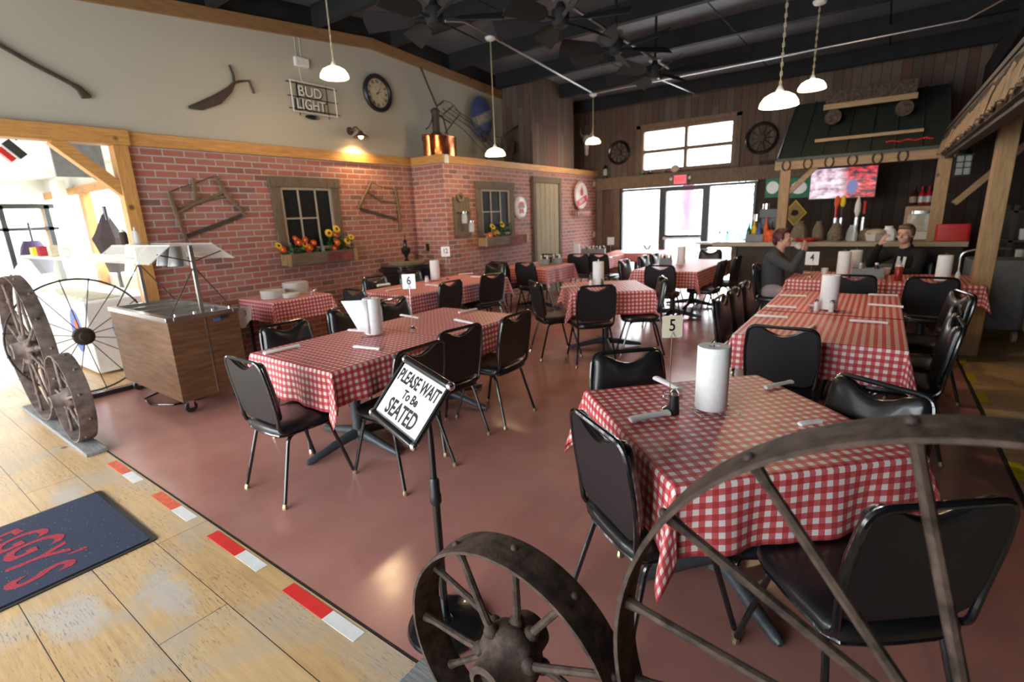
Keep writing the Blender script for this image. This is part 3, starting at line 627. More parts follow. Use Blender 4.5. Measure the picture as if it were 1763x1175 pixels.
chair(.47,6.52, 0,1, 'broad black chair back in front of the timber post and the upright paper roll')
chair(-.17,6.52, 0,1, 'black chair behind the number 4 paper towel roll')
chair(-1.03,7.25, 1,0, 'black chair under the person in the grey sweater')
chair(.32,8.03, -.5,-.85, 'black chair under the person in the black hoodie')
chair(-.60,1.69, .57,.82, 'black chair on the left of table 5, back panel toward the camera')
chair(.05,1.68, -.63,.77, 'large black chair behind the big iron wheel in the right foreground')
chair(-.05,2.24, -.53,-.85, 'black chair with a crescent handle slot at the far right of table 5')
chair(-.86,2.28, .7,-.7, 'black chair at the far left of table 5, behind the number stand')
# ================================================================== IRON WHEELS
Rx = Matrix.Rotation(math.pi/2, 4, 'X')     # lathe axis z -> -y
def iron_wheel(label, loc, r, wd, n, a0, mat, hubr, group='iron implement wheels'):
    t = thing('iron_wheel', label, 'wheel', loc, 0, group)
    MB(Rx).lathe([(r-.010,-wd/2),(r-.001,-wd/2),(r+.001,-wd*.3),(r,0),(r+.001,wd*.3),(r-.001,wd/2),(r-.010,wd/2),(r-.012,wd*.3),(r-.013,0),(r-.012,-wd*.3),(r-.010,-wd/2)], n=88).build('rim', mat, t, sharp=50)
    m = MB(Rx); m.lathe([(.02,-.11),(hubr*.62,-.11),(hubr*.66,-.06),(hubr*.9,-.035),(hubr,0),(hubr*.9,.035),(hubr*.62,.05),(hubr*.55,.12),(hubr*.36,.125),(hubr*.33,.10),(.02,.10)], n=28); h = m
    for k in range(n):
        a = math.radians(a0+360*k/n); zz = .028*(1 if k % 2 else -1); h.ell((hubr*.92*math.cos(a), hubr*.92*math.sin(a), zz), (hubr*.24,)*3, 10, 7)
    h.build('hub', mat, t, sharp=60)
    for k in range(n):
        a = math.radians(a0+360*k/n); q = .028*(1 if k % 2 else -1); c, s = math.cos(a), math.sin(a)
        MB().tube([(c*hubr*.8,-q,s*hubr*.8),(c*(hubr+.04),-q,s*(hubr+.04)),(c*(r-.05),-q*.55,s*(r-.05)),(c*(r-.012),-q*.5,s*(r-.012))], [.013,.0115,.0105,.015], 8).build('spoke', mat, t)
    for k in range(n):
        a = math.radians(a0+360*k/n); q = .014*(1 if k % 2 else -1); MB().ell((math.cos(a)*(r+.001),-q,math.sin(a)*(r+.001)), (.011,.011,.011), 8, 5).build('rivet', mat, t)
    return t
iron_wheel('small rusty iron wheel in the foreground, below the please-wait sign', (-.725,.925,.385), .345, .11, 11, 87, 'rust', .098)
iron_wheel('big rusty iron wheel arching across the right foreground', (.235,.925,.665), .625, .10, 16, 105, 'rust', .12)
iron_wheel('small pale rusted iron wheel on the grey plank at the left', (-4.90,.935,.385), .345, .11, 11, 80, 'rust_pale', .085)
iron_wheel('tall pale rusted iron wheel at the left edge, behind the smaller one', (-5.78,.935,.665), .625, .10, 16, 97, 'rust_pale', .12)
for nm, x0, x1, lb in (('plank', -6.44, -4.54, 'weathered grey plank under the two pale wheels at the left'), ('plank', -1.2, 1.4, 'weathered grey plank under the foreground wheels')):
    tag(MB().bb(x0, x1, .865, 1.0, .004, .034).build(nm, 'grey_plank', bevel=.006), lb, 'plank')
def spoke_wheel(label, c, r, axis, n=16, a0=0):
    t = thing('wire_spoke_wheel', label, 'wheel', c, 0 if axis == 'x' else math.pi/2, 'thin spoked wheels')
    P = [(0, r*math.cos(2*math.pi*k/72), r*math.sin(2*math.pi*k/72)) for k in range(72)]
    MB().tube(P, .009, 8, closed=True).build('rim', 'thin_iron', t)
    MB(Matrix.Rotation(math.pi/2, 4, 'Y')).lathe([(.02,-.04),(.05,-.05),(.085,-.035),(.09,0),(.085,.03),(.05,.04),(.045,.06),(.015,.065)], n=24).build('hub', 'dark_tool', t)
    for k in range(n):
        a = math.radians(a0+360*k/n); c_, s_ = math.cos(a), math.sin(a); q = .03*(1 if k % 2 else -1)
        MB().tube([(q, c_*.07, s_*.07), (0, c_*r, s_*r)], .0045, 6).build('spoke', 'thin_iron', t)
    for k in range(n): a = math.radians(a0+360*k/n); MB().ell((0, math.cos(a)*r, math.sin(a)*r), (.014,.014,.014), 8, 5).build('rivet', 'thin_iron', t)
spoke_wheel('large thin-spoked wheel standing in front of the white display case', (-6.2,1.395,.63), .556, 'x', 16, 8)
spoke_wheel('thin-spoked wheel mostly hidden behind the tall pale wheel, at the left edge', (-6.75,1.0,.52), .48, 'y', 14, 3)
m = MB(); m.bb(-6.235,-6.165,.96,2.2,.004,.05); tag(m.build('rail', 'black_metal', bevel=.004), 'low dark rail on the floor under the large thin-spoked wheel', 'rail')
# floor tape, door mat
for k, x in enumerate((-4.29,-3.50,-2.745,-2.01)):
    where = ('farthest', 'second farthest', 'second nearest', 'nearest')[k]
    tag(MB().bb(x, x+.30, .915, .972, .004, .0055).build('floor_tape', 'red_tape' if k > 1 else 'orange_tape'), 'red strip of floor tape, %s of the four along the plank edge' % where, 'tape', 'red floor tape strips')
    tag(MB().bb(x+.302, x+.51, .915, .972, .004, .0055).build('floor_tape', 'white_tape'), 'white strip of floor tape, %s of the four along the plank edge' % where, 'tape', 'white floor tape strips')
for k, (a, b) in enumerate(((1658,623),(1672,650),(1691,685),(1712,738),(1754,812),(1650,603))):
    p = az(a, b, .004); tag(MB().bb(p.x-.03, p.x+.03, p.y-.13, p.y+.13, .004, .0055).build('floor_tape', 'yellow_tape'), ('yellow strip of floor tape nearest the timber post but one', 'yellow floor tape, second below the timber post', 'yellow floor tape, third below the timber post', 'yellow floor tape hidden mostly by the big wheel rim', 'yellow floor tape at the right picture edge, nearest', 'yellow floor tape right at the foot of the timber post')[k], 'tape', 'yellow floor tape strips')
t = thing('door_mat', 'dark blue door mat with red lettering on the plank floor', 'mat', (-3.40,-.05,.004))
MB().prism(rrect(.91, 1.62, .02), 0, .006).build('border', 'black_board', t); MB().prism(rrect(.86, 1.56, .015), .005, .011).build('carpet', 'mat_carpet', t)
for ch, x, y, sz, rot in (('P',-.42,.17,.20,.30),('E',-.34,.27,.22,.2),('G',-.225,.345,.24,.12),('G',-.09,.375,.25,.02),('Y',.06,.36,.25,-.04),("'",.155,.44,.18,-.1),('S',.235,.335,.27,-.12)):
    text('lettering', ch, sz*1.32, 'mat_red', basis((1,0,0),(0,1,0),(0,0,1),(x+.06,y+.02,.0115)) @ rotz(rot), t, .0008, squash=.60, bold=.006)
text('lettering', 'GRILL', .11, 'mat_red', basis((1,0,0),(0,1,0),(0,0,1),(-.06,.20,.0115)), t, .0008, bold=.004)
m = MB(); 
for x, y, rr in ((.13,.23,.022),(.05,.24,.015),(.09,.19,.013),(-.02,.26,.013)): m.ell((x,y,.012),(rr,rr*.7,.002),10,5)
m.build('emblem', 'white_tape', t)
# ================================================================== SIGN STAND
t = thing('sign_stand', 'black floor stand with a framed PLEASE WAIT TO BE SEATED sign', 'sign', (-1.245,1.175,0))
MB().lathe([(.15,.002),(.155,.012),(.15,.028),(.13,.036),(.03,.042),(.02,.06)], n=40).build('base', 'black_metal', t)
MB().cyl((0,0,.04),(0,0,.62),.0155).build('lower_pole', 'black_metal', t); MB().cyl((0,0,.6),(0,0,.93),.0115).build('upper_pole', 'black_metal', t)
MB().lathe([(.016,.56),(.022,.57),(.022,.60),(.019,.61),(.019,.66),(.014,.67)], n=16).build('collar', 'black_board', t)
TL, TR, BR, BL = (Vector(p)-Vector((-1.245,1.175,0)) for p in ((-1.441,1.264,1.088),(-1.137,1.201,1.048),(-1.201,1.046,.848),(-1.496,1.123,.892)))
C0 = (TL+TR+BR+BL)/4; ex = (TR-TL+BR-BL).normalized(); ey = (TL-BL+TR-BR); ey = (ey-ex*ey.dot(ex)).normalized(); ez = ex.cross(ey); S = basis(ex,ey,ez,C0)
MB(S).bb(-.152,.152,-.122,.122,-.012,-.002).build('back_plate', 'black_board', t)
m = MB(S)
for s in (-1,1): m.tube([(-.143,s*.118,.0),(.143,s*.118,.0)], .016, 12)
for s in (-1,1): m.tube([(s*.150,-.106,0),(s*.150,.106,0)], .009, 10)
m.build('sign_frame', 'black_metal', t)
m = MB(S)
for a in (-1,1):
    for b in (-1,1): m.ell((a*.150,b*.118,0),(.017,.017,.016),12,8)
m.build('corner_caps', 'chrome', t); MB(S).bb(-.141,.141,-.106,.106,-.002,.001).build('sign_sheet', 'white_paper', t)
text('lettering', 'PLEASE WAIT', .068, 'ink', S @ Matrix.Translation((0,.060,.0015)), t, .0004, squash=.66, bold=.0018)
text('lettering', 'To Be', .048, 'ink', S @ Matrix.Translation((0,.004,.0015)), t, .0004, squash=.85, bold=.0015)
text('lettering', 'SEATED', .086, 'ink', S @ Matrix.Translation((0,-.060,.0015)), t, .0004, squash=.66, bold=.0022)
# ================================================================== STEAM CART
cx0, cx1, cy0, cy1 = -6.15, -4.78, 1.63, 2.22
t = thing('steam_table_cart', 'woodgrain steam table cart with a clear sneeze guard, before the brick wall', 'food cart', ((cx0+cx1)/2,(cy0+cy1)/2,0)); hx, hy = (cx1-cx0)/2, (cy1-cy0)/2
MB().bb(-hx,hx,-hy,hy,.13,.845).build('body', 'laminate', t, bevel=.003)
m = MB(); m.bb(-hx-.01,hx+.01,-hy-.01,-hy+.05,.845,.885).bb(-hx-.01,hx+.01,hy-.05,hy+.01,.845,.885).bb(-hx-.01,-hx+.05,-hy+.05,hy-.05,.845,.885).bb(hx-.05,hx+.01,-hy+.05,hy-.05,.845,.885)
for k in range(1,4): x = -hx+.05+(2*hx-.1)*k/4; m.bb(x-.015,x+.015,-hy+.05,hy-.05,.86,.885)
m.build('steel_top', 'steel', t, bevel=.003)
for k in range(4):
    x0 = -hx+.055+(2*hx-.11)*k/4+.012; x1 = x0+(2*hx-.11)/4-.024; MB().bb(x0,x1,-hy+.055,hy-.055,.846,.852).bb(x0,x0+.006,-hy+.055,hy-.055,.85,.876).bb(x1-.006,x1,-hy+.055,hy-.055,.85,.876).build('well', 'steel', t)
for k in range(4): MB().cyl((hx-.02,-hy+.08+k*.15,.885),(hx-.02,-hy+.08+k*.15,.905),.012).build('knob', 'chrome', t)
MB().bb(hx,hx+.004,-.006,.006,.15,.84).build('seam_strip', 'steel', t); MB().bb(hx,hx+.006,.07,.13,.79,.815).build('badge', 'blue_label', t); MB().bb(hx,hx+.008,.13,.2,.805,.835).build('switch_plate', 'frame_black', t)
for a in (-1,1):
    for b in (-1,1):
        q = MB(); q.cyl((a*(hx-.08)-.015,b*(hy-.08),.055),(a*(hx-.08)+.015,b*(hy-.08),.055),.052); c = q.build('caster', 'black_board', t, bevel=.004)
        MB().bb(a*(hx-.08)-.03,a*(hx-.08)+.03,b*(hy-.08)-.02,b*(hy-.08)+.02,.10,.13).bb(a*(hx-.08)-.026,a*(hx-.08)-.018,b*(hy-.08)-.02,b*(hy-.08)+.02,.05,.11).bb(a*(hx-.08)+.018,a*(hx-.08)+.026,b*(hy-.08)-.02,b*(hy-.08)+.02,.05,.11).build('caster_fork', 'chrome', c)
GZ = 1.47; py_ = 0.0
for s, x in ((-1,-hx+.1),(1,hx-.02)): MB().bb(x-.014,x+.014,-.014,.014,.885,GZ).build('guard_post', 'steel', t)
for s, x in ((-1,-hx+.1),(1,hx-.02)):
    m = MB(); m.tube([(x,0,GZ-.18),(x,-hy+.04,.89)], .006).tube([(x,0,GZ-.18),(x,hy-.04,.89)], .006).tube([(x,0,GZ-.14),(x,-.26,GZ-.06)], .005).tube([(x,0,GZ-.14),(x,.26,GZ-.06)], .005); m.build('strut', 'dark_tool', t)
MB().bb(-hx+.02,hx+.02,-.17,.17,GZ,GZ+.012).build('guard_shelf', 'acrylic', t)
for s in (-1,1):
    m = MB(); m.add([(-hx+.02,s*.17,GZ+.006),(hx+.02,s*.17,GZ+.006),(hx+.02,s*.34,GZ-.13),(-hx+.02,s*.34,GZ-.13),(-hx+.02,s*.17,GZ),(hx+.02,s*.17,GZ),(hx+.02,s*.335,GZ-.136),(-hx+.02,s*.335,GZ-.136)], [(0,1,2,3),(7,6,5,4),(0,4,5,1),(1,5,6,2),(2,6,7,3),(3,7,4,0)]); m.build('guard_panel', 'acrylic', t)
for x in (.13,.38): MB(xf((x,0,0))).lathe([(.035,GZ-.005),(.05,GZ-.03),(.085,GZ-.17),(.088,GZ-.18),(.080,GZ-.175)], n=24).build('heat_lamp', 'steel', t)
m = MB(); m.tube([(-hx+.35,-.15,.02),(-hx+.5,-.42,.012),(-hx+.75,-.45,.012),(-hx+.95,-.33,.012),(-hx+1.0,-.1,.014),(-hx+.9,.1,.014)], .009, 6)
tag(m.build('power_cord', 'black_metal'), 'black power cord looped on the floor under the steam cart', 'cord').location = ((cx0+cx1)/2,(cy0+cy1)/2+.1,0)
m = MB(); m.pad([(0,0),(.16,0),(.14,-.12),(.06,-.2),(0,-.18)], [(1,0),(1,.01)], basis((0,1,0),(0,0,1),(1,0,0),(hx-.09,hy+.012,.86))); m.build('side_flap', 'white_plastic', t)
text('lettering', '3', .07, 'ink', basis((0,1,0),(0,0,1),(1,0,0),(hx-.079,hy+.10,.80)), t, .0005)
def squeeze(name, label, loc, mat, h=.17, r=.03, g=None):
    t = thing(name, label, 'bottle', loc, 0, g); MB().lathe([(r*.9,0),(r,.01),(r,h*.7),(r*.75,h*.78)], n=16).build('body', mat, t); MB().lathe([(r*.8,h*.77),(r*.8,h*.84),(.008,h*.9),(.004,h*1.1)], n=14).build('nozzle', 'white_plastic', t); return t
squeeze('squeeze_bottle', 'pale squeeze bottle standing on the sneeze guard', (-6.0,1.935,GZ+.012), 'white_plastic', .15, .03)
squeeze('squeeze_bottle', 'dark brown squeeze bottle standing on the sneeze guard', (-6.0,1.835,GZ+.012), 'seed_brown', .16, .032)
# ================================================================== TABLE SETTINGS
TZ = .7535
def roll(x, y, label, h=.28, z=TZ, tilt=0, r=.066, sheet=False):
    t = thing('paper_towel_stand', label, 'paper towel roll', (x,y,z), random.uniform(0,1.5), 'paper towel stands')
    m = MB(); m.tube([(-.085,-.085,.006),(.085,-.085,.006),(.085,.085,.006),(-.085,.085,.006)], .0035, 6, closed=True).tube([(-.085,0,.010),(.085,0,.010)], .003, 6).tube([(0,-.085,.010),(0,.085,.010)], .003, 6)
    m.tube([(0,0,.01),(0,0,h+.025)], .0035, 6).tube([(-.012,0,h+.02),(0,0,h+.034),(.012,0,h+.02)], .003, 6); m.build('wire_holder', 'chrome', t)
    MB().lathe([(.021,.014),(r-.003,.012),(r,.016),(r,h+.004),(r-.003,h+.008),(.022,h+.008),(.021,.014)], n=36).build('roll', 'white_paper', t)
    if sheet:
        P = [(-r,0),(-r-.001,.05),(-r-.006,.09),(-r-.03,.14)]; m = MB()
        V = []; 
        for k, (a, b) in enumerate(((0,0),(.25,.045),(.5,.08),(.75,.10),(1,.115))): V += [(-a*.19-.02, -r-.0005+b*.12, h+.005-a*.0), (-a*.19*(1-.55)-.02, -r-.0005+b*.12, .02+a*.03)]
        m.add(V, [(2*k,2*k+2,2*k+3,2*k+1) for k in range(4)]); s = m.build('loose_sheet', 'white_paper', t); q = s.modifiers.new('t','SOLIDIFY'); q.thickness = .0015; t.rotation_euler = (0,0,.75)
    return t
def num_stand(x, y, n, label, h=.30, rz=.63, card='cream_card', sz=.085):
    t = thing('table_number_stand', label, 'table number', (x,y,TZ), rz, 'table number stands')
    MB().lathe([(.030,0),(.030,.006),(.014,.016),(.006,.022)], n=20).build('base', 'chrome', t); m = MB(); m.tube([(0,0,.02),(0,0,h)], .0022, 6)
    m.tube([(-.012,-.004,h-.002),(0,-.004,h+.022),(.012,-.004,h-.002)], .0015, 5).build('rod', 'chrome', t)
    MB().prism(rrect(sz, sz*1.12, .006), -.001, .001, basis((1,0,0),(0,0,1),(0,-1,0),(0,0,h+sz*.5))).build('card', card, t)
    if n: text('lettering', n, sz*(.85 if len(n) < 2 else .75), 'ink', basis((1,0,0),(0,0,1),(0,-1,0),(0,-.0015,h+sz*.55)), t, .0003, squash=.8, bold=.001)
    return t
def napkin(x, y, rz, label, L=.19, w=.03, g='rolled napkins'):
    m = MB(); m.tube([(-L/2,0,.009),(-L/2+.01,0,.011),(0,.002,.010),(L/2-.03,0,.009),(L/2,.0,.007)], [w*.42,w*.5,w*.46,w*.42,w*.55], 10, flat=.62); o = m.build('rolled_napkin', 'white_paper'); o.location = (x,y,TZ+.003); o.rotation_euler = (0,0,rz); return tag(o, label, 'napkin', g)
def shaker(x, y, label, mat='white_paper', h=.085, r=.02, z=TZ, g='shakers'):
    t = thing('shaker', label, 'shaker', (x,y,z), 0, g); MB().lathe([(r,0),(r,.005),(r*.86,h*.7),(r*.8,h*.78)], n=14).build('body', mat, t); MB().lathe([(r*.85,h*.77),(r*.85,h*.9),(r*.4,h)], n=14).build('cap', 'chrome', t); return t
p = az(1223,706,TZ); roll(p.x, p.y, 'tall paper towel roll on a wire stand, centre of table 5').rotation_euler[2] = .75
num_stand(-.665, 2.055, '5', 'cream number 5 card on a rod, on table 5', .33)
p = az(1160,712,TZ); shaker(p.x, p.y, 'dark pepper tin with white lid beside the number 5 stand', 'ink', .11, .023)
p = az(1158,690,TZ); m = MB(); m.tube([(.03*math.cos(a/3),.03*math.sin(a/3),.03) for a in range(19)], .003, 6, closed=True).tube([(.03*math.cos(a/3),.03*math.sin(a/3),.006) for a in range(19)], .003, 6, closed=True)
for a in range(4): m.tube([(.03*math.cos(a*1.57),.03*math.sin(a*1.57),.006),(.03*math.cos(a*1.57),.03*math.sin(a*1.57),.03)], .003, 6)
o = m.build('condiment_ring', 'chrome'); o.location = (p.x-.02, p.y+.02, TZ); tag(o, 'small chrome wire ring holder at the foot of the number 5 stand', 'caddy')
def nap_px(a, b, label, z=TZ, **k):
    p, q = az(*a, z), az(*b, z); c = (p+q)/2; return napkin(c.x, c.y, math.atan2(q.y-p.y, q.x-p.x), label, (q-p).length, **k)
nap_px((1085,728),(1150,715), 'rolled napkin lying at the near left of table 5', w=.04)
nap_px((1128,655),(1170,675), 'rolled napkin at the back left of table 5, beside the tin', w=.04); nap_px((1318,672),(1362,661), 'small twisted napkin at the back right of table 5')
nap_px((1376,736),(1410,730), 'folded napkin at the near edge of table 5, above the wheel rim')
p = az(645,577,TZ); roll(p.x, p.y, 'paper towel roll with a loose hanging sheet on table 6', sheet=True)
num_stand(-3.0+.02, 2.72, '6', 'white number 6 card on a rod, on table 6', .33, card='white_paper', sz=.105); 
nap_px((455,612),(515,598), 'rolled napkin at the near left corner of table 6', w=.04); nap_px((610,600),(655,604), 'rolled napkin at the near right of table 6', w=.035)
nap_px((600,571),(635,574), 'rolled napkin left of the towel roll on table 6'); nap_px((690,545),(722,550), 'rolled napkin behind the number 6 stand'); nap_px((783,553),(817,560), 'rolled napkin at the middle right of table 6', w=.035); nap_px((790,541),(820,534), 'rolled napkin at the far end of table 6')
# table 12
p = az(750,483,TZ); roll(p.x, p.y, 'paper towel roll on table 12'); num_stand(p.x+.12, p.y+.12, '12', 'white number 12 card behind the towel roll on table 12', .34, card='white_paper', sz=.125)
p = az(735,486,TZ); shaker(p.x, p.y, 'white sugar shaker left of the towel roll on table 12', h=.09, r=.028)
nap_px((733,492),(757,494), 'rolled napkin in the middle of table 12'); nap_px((811,478),(836,479), 'rolled napkin at the far right of table 12'); nap_px((790,474),(814,472), 'rolled napkin at the far left of table 12'); nap_px((650,494),(670,491), 'crumpled napkin at the near left of table 12', w=.06)
nap_px((665,503),(690,498), 'napkin lying behind the number 6 card on table 12')
# middle table, glass door table, far tables
p = az(1030,492,TZ); roll(p.x, p.y, 'paper towel roll on the square middle table'); nap_px((965,497),(992,494), 'rolled napkin on the square middle table')
for dx, mt, lb in ((-.07,'white_paper','glass salt shaker left of the middle table roll'),(.08,'green_leaf','green-capped shaker right of the middle table roll')): q = az(1030,493,TZ); shaker(q.x+dx*.9, q.y-.06+dx*.2, lb, mt, .1, .02)
def caddy(x, y, label, n=4, z=TZ, rz=.3, w=.20):
    t = thing('condiment_caddy', label, 'caddy', (x,y,z), rz, 'condiment caddies'); m = MB(); m.bb(-w/2,w/2,-.07,.07,0,.008).bb(-w/2,w/2,-.07,-.064,.008,.11).bb(-w/2,w/2,.064,.07,.008,.11).bb(-w/2,-w/2+.006,-.064,.064,.008,.11).bb(w/2-.006,w/2,-.064,.064,.008,.11); m.build('tray', 'grey_paint', t)
    for k in range(n):
        X = -w/2+w*(k+.5)/n; MB().lathe([(.02,.01),(.02,.13),(.012,.15)], (X, .02*(1 if k % 2 else -1), 0), 12).build('jar', ('label_cream','amber','ceramic','ketchup')[k % 4], t); MB().lathe([(.017,.15),(.017,.172)], (X, .02*(1 if k % 2 else -1), 0), 12).build('lid', 'white_plastic', t)
    return t
p = az(938,457,TZ); caddy(p.x, p.y, 'left grey condiment caddy on the table under the second planter', 3, w=.16); p = az(955,455,TZ); caddy(p.x+.02, p.y+.05, 'right grey condiment caddy on the table under the second planter', 3, w=.16)
p = az(880,451,TZ); roll(p.x, p.y, 'paper towel roll under the second planter', .26); nap_px((908,456),(925,453), 'rolled napkin on the table under the second planter')
p = az(1170,456,TZ); roll(p.x+.02, p.y, 'paper towel roll on the table before the glass door', .28); p = az(1152,456,TZ); caddy(p.x-.05, p.y-.02, 'condiment caddy on the table before the glass door', 4)
p = az(962,435,TZ); roll(-4.95, 9.1, 'paper towel roll standing before the tan door', .26)
for k, (x, y) in enumerate(((-5.15,10.0),(-4.9,9.98))): caddy(x, y, ('left','right')[k]+' condiment rack on the far table against the brick wall', 4, w=.3)
num_stand(-4.18, 9.05, '', 'blank-looking white card on a rod on the far table', .26, card='white_paper', sz=.13)
# table 4
p = az(1425,534,TZ); roll(p.x, p.y, 'paper towel roll in the middle of table 4')
for k, dx in enumerate((-.075,.03)): shaker(p.x+dx, p.y-.09, ('left','right')[k]+' glass shaker in front of the table 4 towel roll', 'ceramic', .10, .02)
p = az(1396,535,TZ); m = MB(); m.lathe([(.012,0),(.012,.01),(.025,.03),(.03,.045)], n=14); o = m.build('sauce_cup', 'chrome'); o.location = p; tag(o, 'tiny steel cup left of the shakers on table 4', 'cup')
for a, b, lb in (((1343,511),(1388,512),'farthest left'),((1320,530),(1371,532),'second left'),((1299,546),(1356,549),'third left'),((1495,510),(1545,511),'farthest right'),((1494,527),(1555,531),'second right'),((1462,555),(1528,559),'nearest right'),((1389,572),(1402,563),'near left, behind the chair back')): nap_px(a, b, 'rolled napkin on table 4, '+lb, w=.032)
num_stand(-.62, 6.98, '4', 'white number 4 card between the two seated people', .16, card='white_paper', sz=.14, rz=.1)
# the table between the seated people
roll(-.30, 7.05, 'left paper towel roll, wrapped in plastic, beside the number 4 card', .30); roll(-.20, 7.38, 'upright paper towel roll beyond the number 4 card', .29); roll(.60, 7.02, 'paper towel roll near the timber post', .27)
caddy(-.06, 7.15, 'blue-grey caddy with jars between the seated people', 2, rz=0, w=.3)
squeeze('ketchup_bottle', 'red ketchup squeeze bottle on the seated pair\'s table', (.22,6.98,TZ), 'ketchup', .20, .038); squeeze('squeeze_bottle', 'small pale squeeze bottle right of the paper roll by the post', (.72,7.02,TZ), 'ceramic', .12, .022)
# crockery on the side table
def plates(x, y, n, r, label, dz=.016):
    for k in range(n):
        m = MB(); m.lathe([(r*.6,0),(r*.9,.001),(r,.004),(r,.0150),(r*.96,.0155),(r*.6,.006),(.01,.005)], n=28); o = m.build('plate', 'ceramic') if k == 0 else base.copy()
        if k == 0: base = o
        else: COL.objects.link(o)
        o.location = (x,y,TZ+k*dz); tag(o, label % ('lowest' if k == 0 else 'topmost' if k == n-1 else ('second','third','fourth','fifth','sixth','seventh','eighth','ninth')[k-1]), 'plate', 'stacked plates')
plates(-5.93,3.20,6,.14,'white plate, %s from the bottom of the low left stack'); plates(-6.02,3.56,9,.155,'white plate, %s from the bottom of the tall right stack'); plates(-5.75,3.33,3,.10,'small white plate, %s in the front stack on the side table')
t = thing('gravy_boat', 'silver footed sauce boat beside the plates', 'sauce boat', (-5.66,3.55,TZ)); MB().lathe([(.03,0),(.028,.006),(.01,.015),(.012,.03),(.04,.045),(.05,.075),(.045,.075),(.02,.04)], n=18).build('bowl', 'chrome', t); MB().tube(rc([(.04,0,.05),(.08,.02,.075),(.09,.03,.06)], .02), .005).build('handle', 'chrome', t)
# ================================================================== WALL DECOR
def wtube(pts, r, X, n=8, off=.02):
    return [Vector((X+off, *ax(a, b, X+off)[1:])) for a, b in pts]
def fake_window(label, y0, y1, z0, z1, X, cw=.12):
    t = thing('framed_sash_window', label, 'window', (X, (y0+y1)/2, z0), 0, 'decorative sash windows on the brick'); W = (y1-y0)/2; Hh = z1-z0
    m = MB(); m.bb(0,.045,-W,-W+cw,0,Hh-cw).bb(0,.045,W-cw,W,0,Hh-cw).bb(0,.055,-W-.02,W+.02,Hh-cw-.01,Hh); m.build('casing', 'old_wood_z', t, bevel=.004)
    a = W-cw; hh = Hh-cw-.01; s = .035; m = MB(); m.bb(.005,.03,-a,-a+s,.02,hh).bb(.005,.03,a-s,a,.02,hh).bb(.005,.03,-a+s,a-s,.02,.02+s).bb(.005,.03,-a+s,a-s,hh-s,hh)
    for k in (1,2): y = -a+2*a*k/3; m.bb(.006,.026,y-.01,y+.01,.02+s,hh-s)
    m.bb(.007,.025,-a+s,a/3,.02+hh*.5-.01,.02+hh*.5+.01); m.build('sash', 'sash', t, bevel=.002); MB().bb(.001,.008,-a,a,.02,hh).build('glass', 'glass_dark', t); return t
fake_window('large fake sash window with dark panes above the long planter', 3.62, 4.63, 1.25, 2.225, XW)
fake_window('smaller fake sash window behind the short planter, right of the jars', 6.87, 7.95, 1.28, 2.22, X2)
def planter(label, y0, y1, z0, z1, X, d=.17, red=False):
    t = thing('planter_box', label, 'planter', (X, (y0+y1)/2, z0), 0, 'wooden planter boxes'); W = (y1-y0)/2; h = z1-z0
    MB().bb(0,.015,-W,W,0,h).bb(0,d,-W,W,0,.015).bb(d-.015,d,-W,W,.015,h).build('box', 'old_wood_y', t, bevel=.003)
    m = MB().bb(.015,d-.015,-W,-W+.015,.015,h).bb(.015,d-.015,W-.015,W,.015,h); m.bb(d,d+.012,-W,-W+.05,0,h).bb(d,d+.012,W-.06,W,0,h); m.build('end_boards', 'rough_pine_z', t, bevel=.002)
    MB().bb(d,d+.003,W*.1,W*.85,.015,h-.02).build('faded_patch', simple('faded_red', (.20,.05,.045), .8, var=.4, scale=9), t); return t
planter('long wooden planter of flowers under the large fake window', 3.63, 4.73, 1.08, 1.235, XW); planter('short wooden planter of flowers under the smaller fake window', 6.87, 8.2, 1.11, 1.27, X2)
def flower(kind, p, r, label, base):
    t = thing('sunflower' if kind == 'y' else 'orange_flower', label, 'flower', (p.x, p.y, base), 0, 'artificial flowers in the planters'); h = p.z-base
    MB().tube(rc([(0,0,0),(-.01,0,h*.6),(.0,0,h)], .05), .003, 5).build('stem', 'green_leaf', t)
    M = Matrix.Translation((0,0,h)) @ Euler((random.uniform(-.3,.3), 1.15+random.uniform(-.3,.3), 0)).to_matrix().to_4x4(); m = MB(M); n = 14 if kind == 'y' else 7
    for lay in range(2):
        for k in range(n):
            a = 2*math.pi*(k+.5*lay)/n; R = r*(1-.15*lay); w_ = r*(.16 if kind == 'y' else .34); c, s = math.cos(a), math.sin(a); z = .004+.006*lay
            m.add([(c*r*.2,s*r*.2,z),(c*R*.6-s*w_,s*R*.6+c*w_,z+.006),(c*R,s*R,z+(.0 if kind == 'y' else .014)),(c*R*.6+s*w_,s*R*.6-c*w_,z+.006)], [(0,1,2,3)])
    o = m.build('petals', {'y':'petal_yellow','o':'petal_orange','r':'petal_red'}[kind], t); q = o.modifiers.new('t','SOLIDIFY'); q.thickness = .0015
    MB(M).ell((0,0,.012),(r*.3,r*.3,r*.16),10,6).build('flower_centre', 'seed_brown' if kind == 'y' else 'petal_yellow', t)
    return t
F1 = [('y',479,424,.05),('r',486,431,.045),('r',507,412,.04),('r',513,418,.045),('r',524,414,.045),('y',524,421,.05),('o',532,427,.05),('r',530,432,.045),('r',539,419,.04),('y',566,402,.055),('y',579,395,.055),('o',576,405,.05),('o',579,418,.05),('y',598,416,.05),('y',604,409,.045),('r',575,428,.045)]
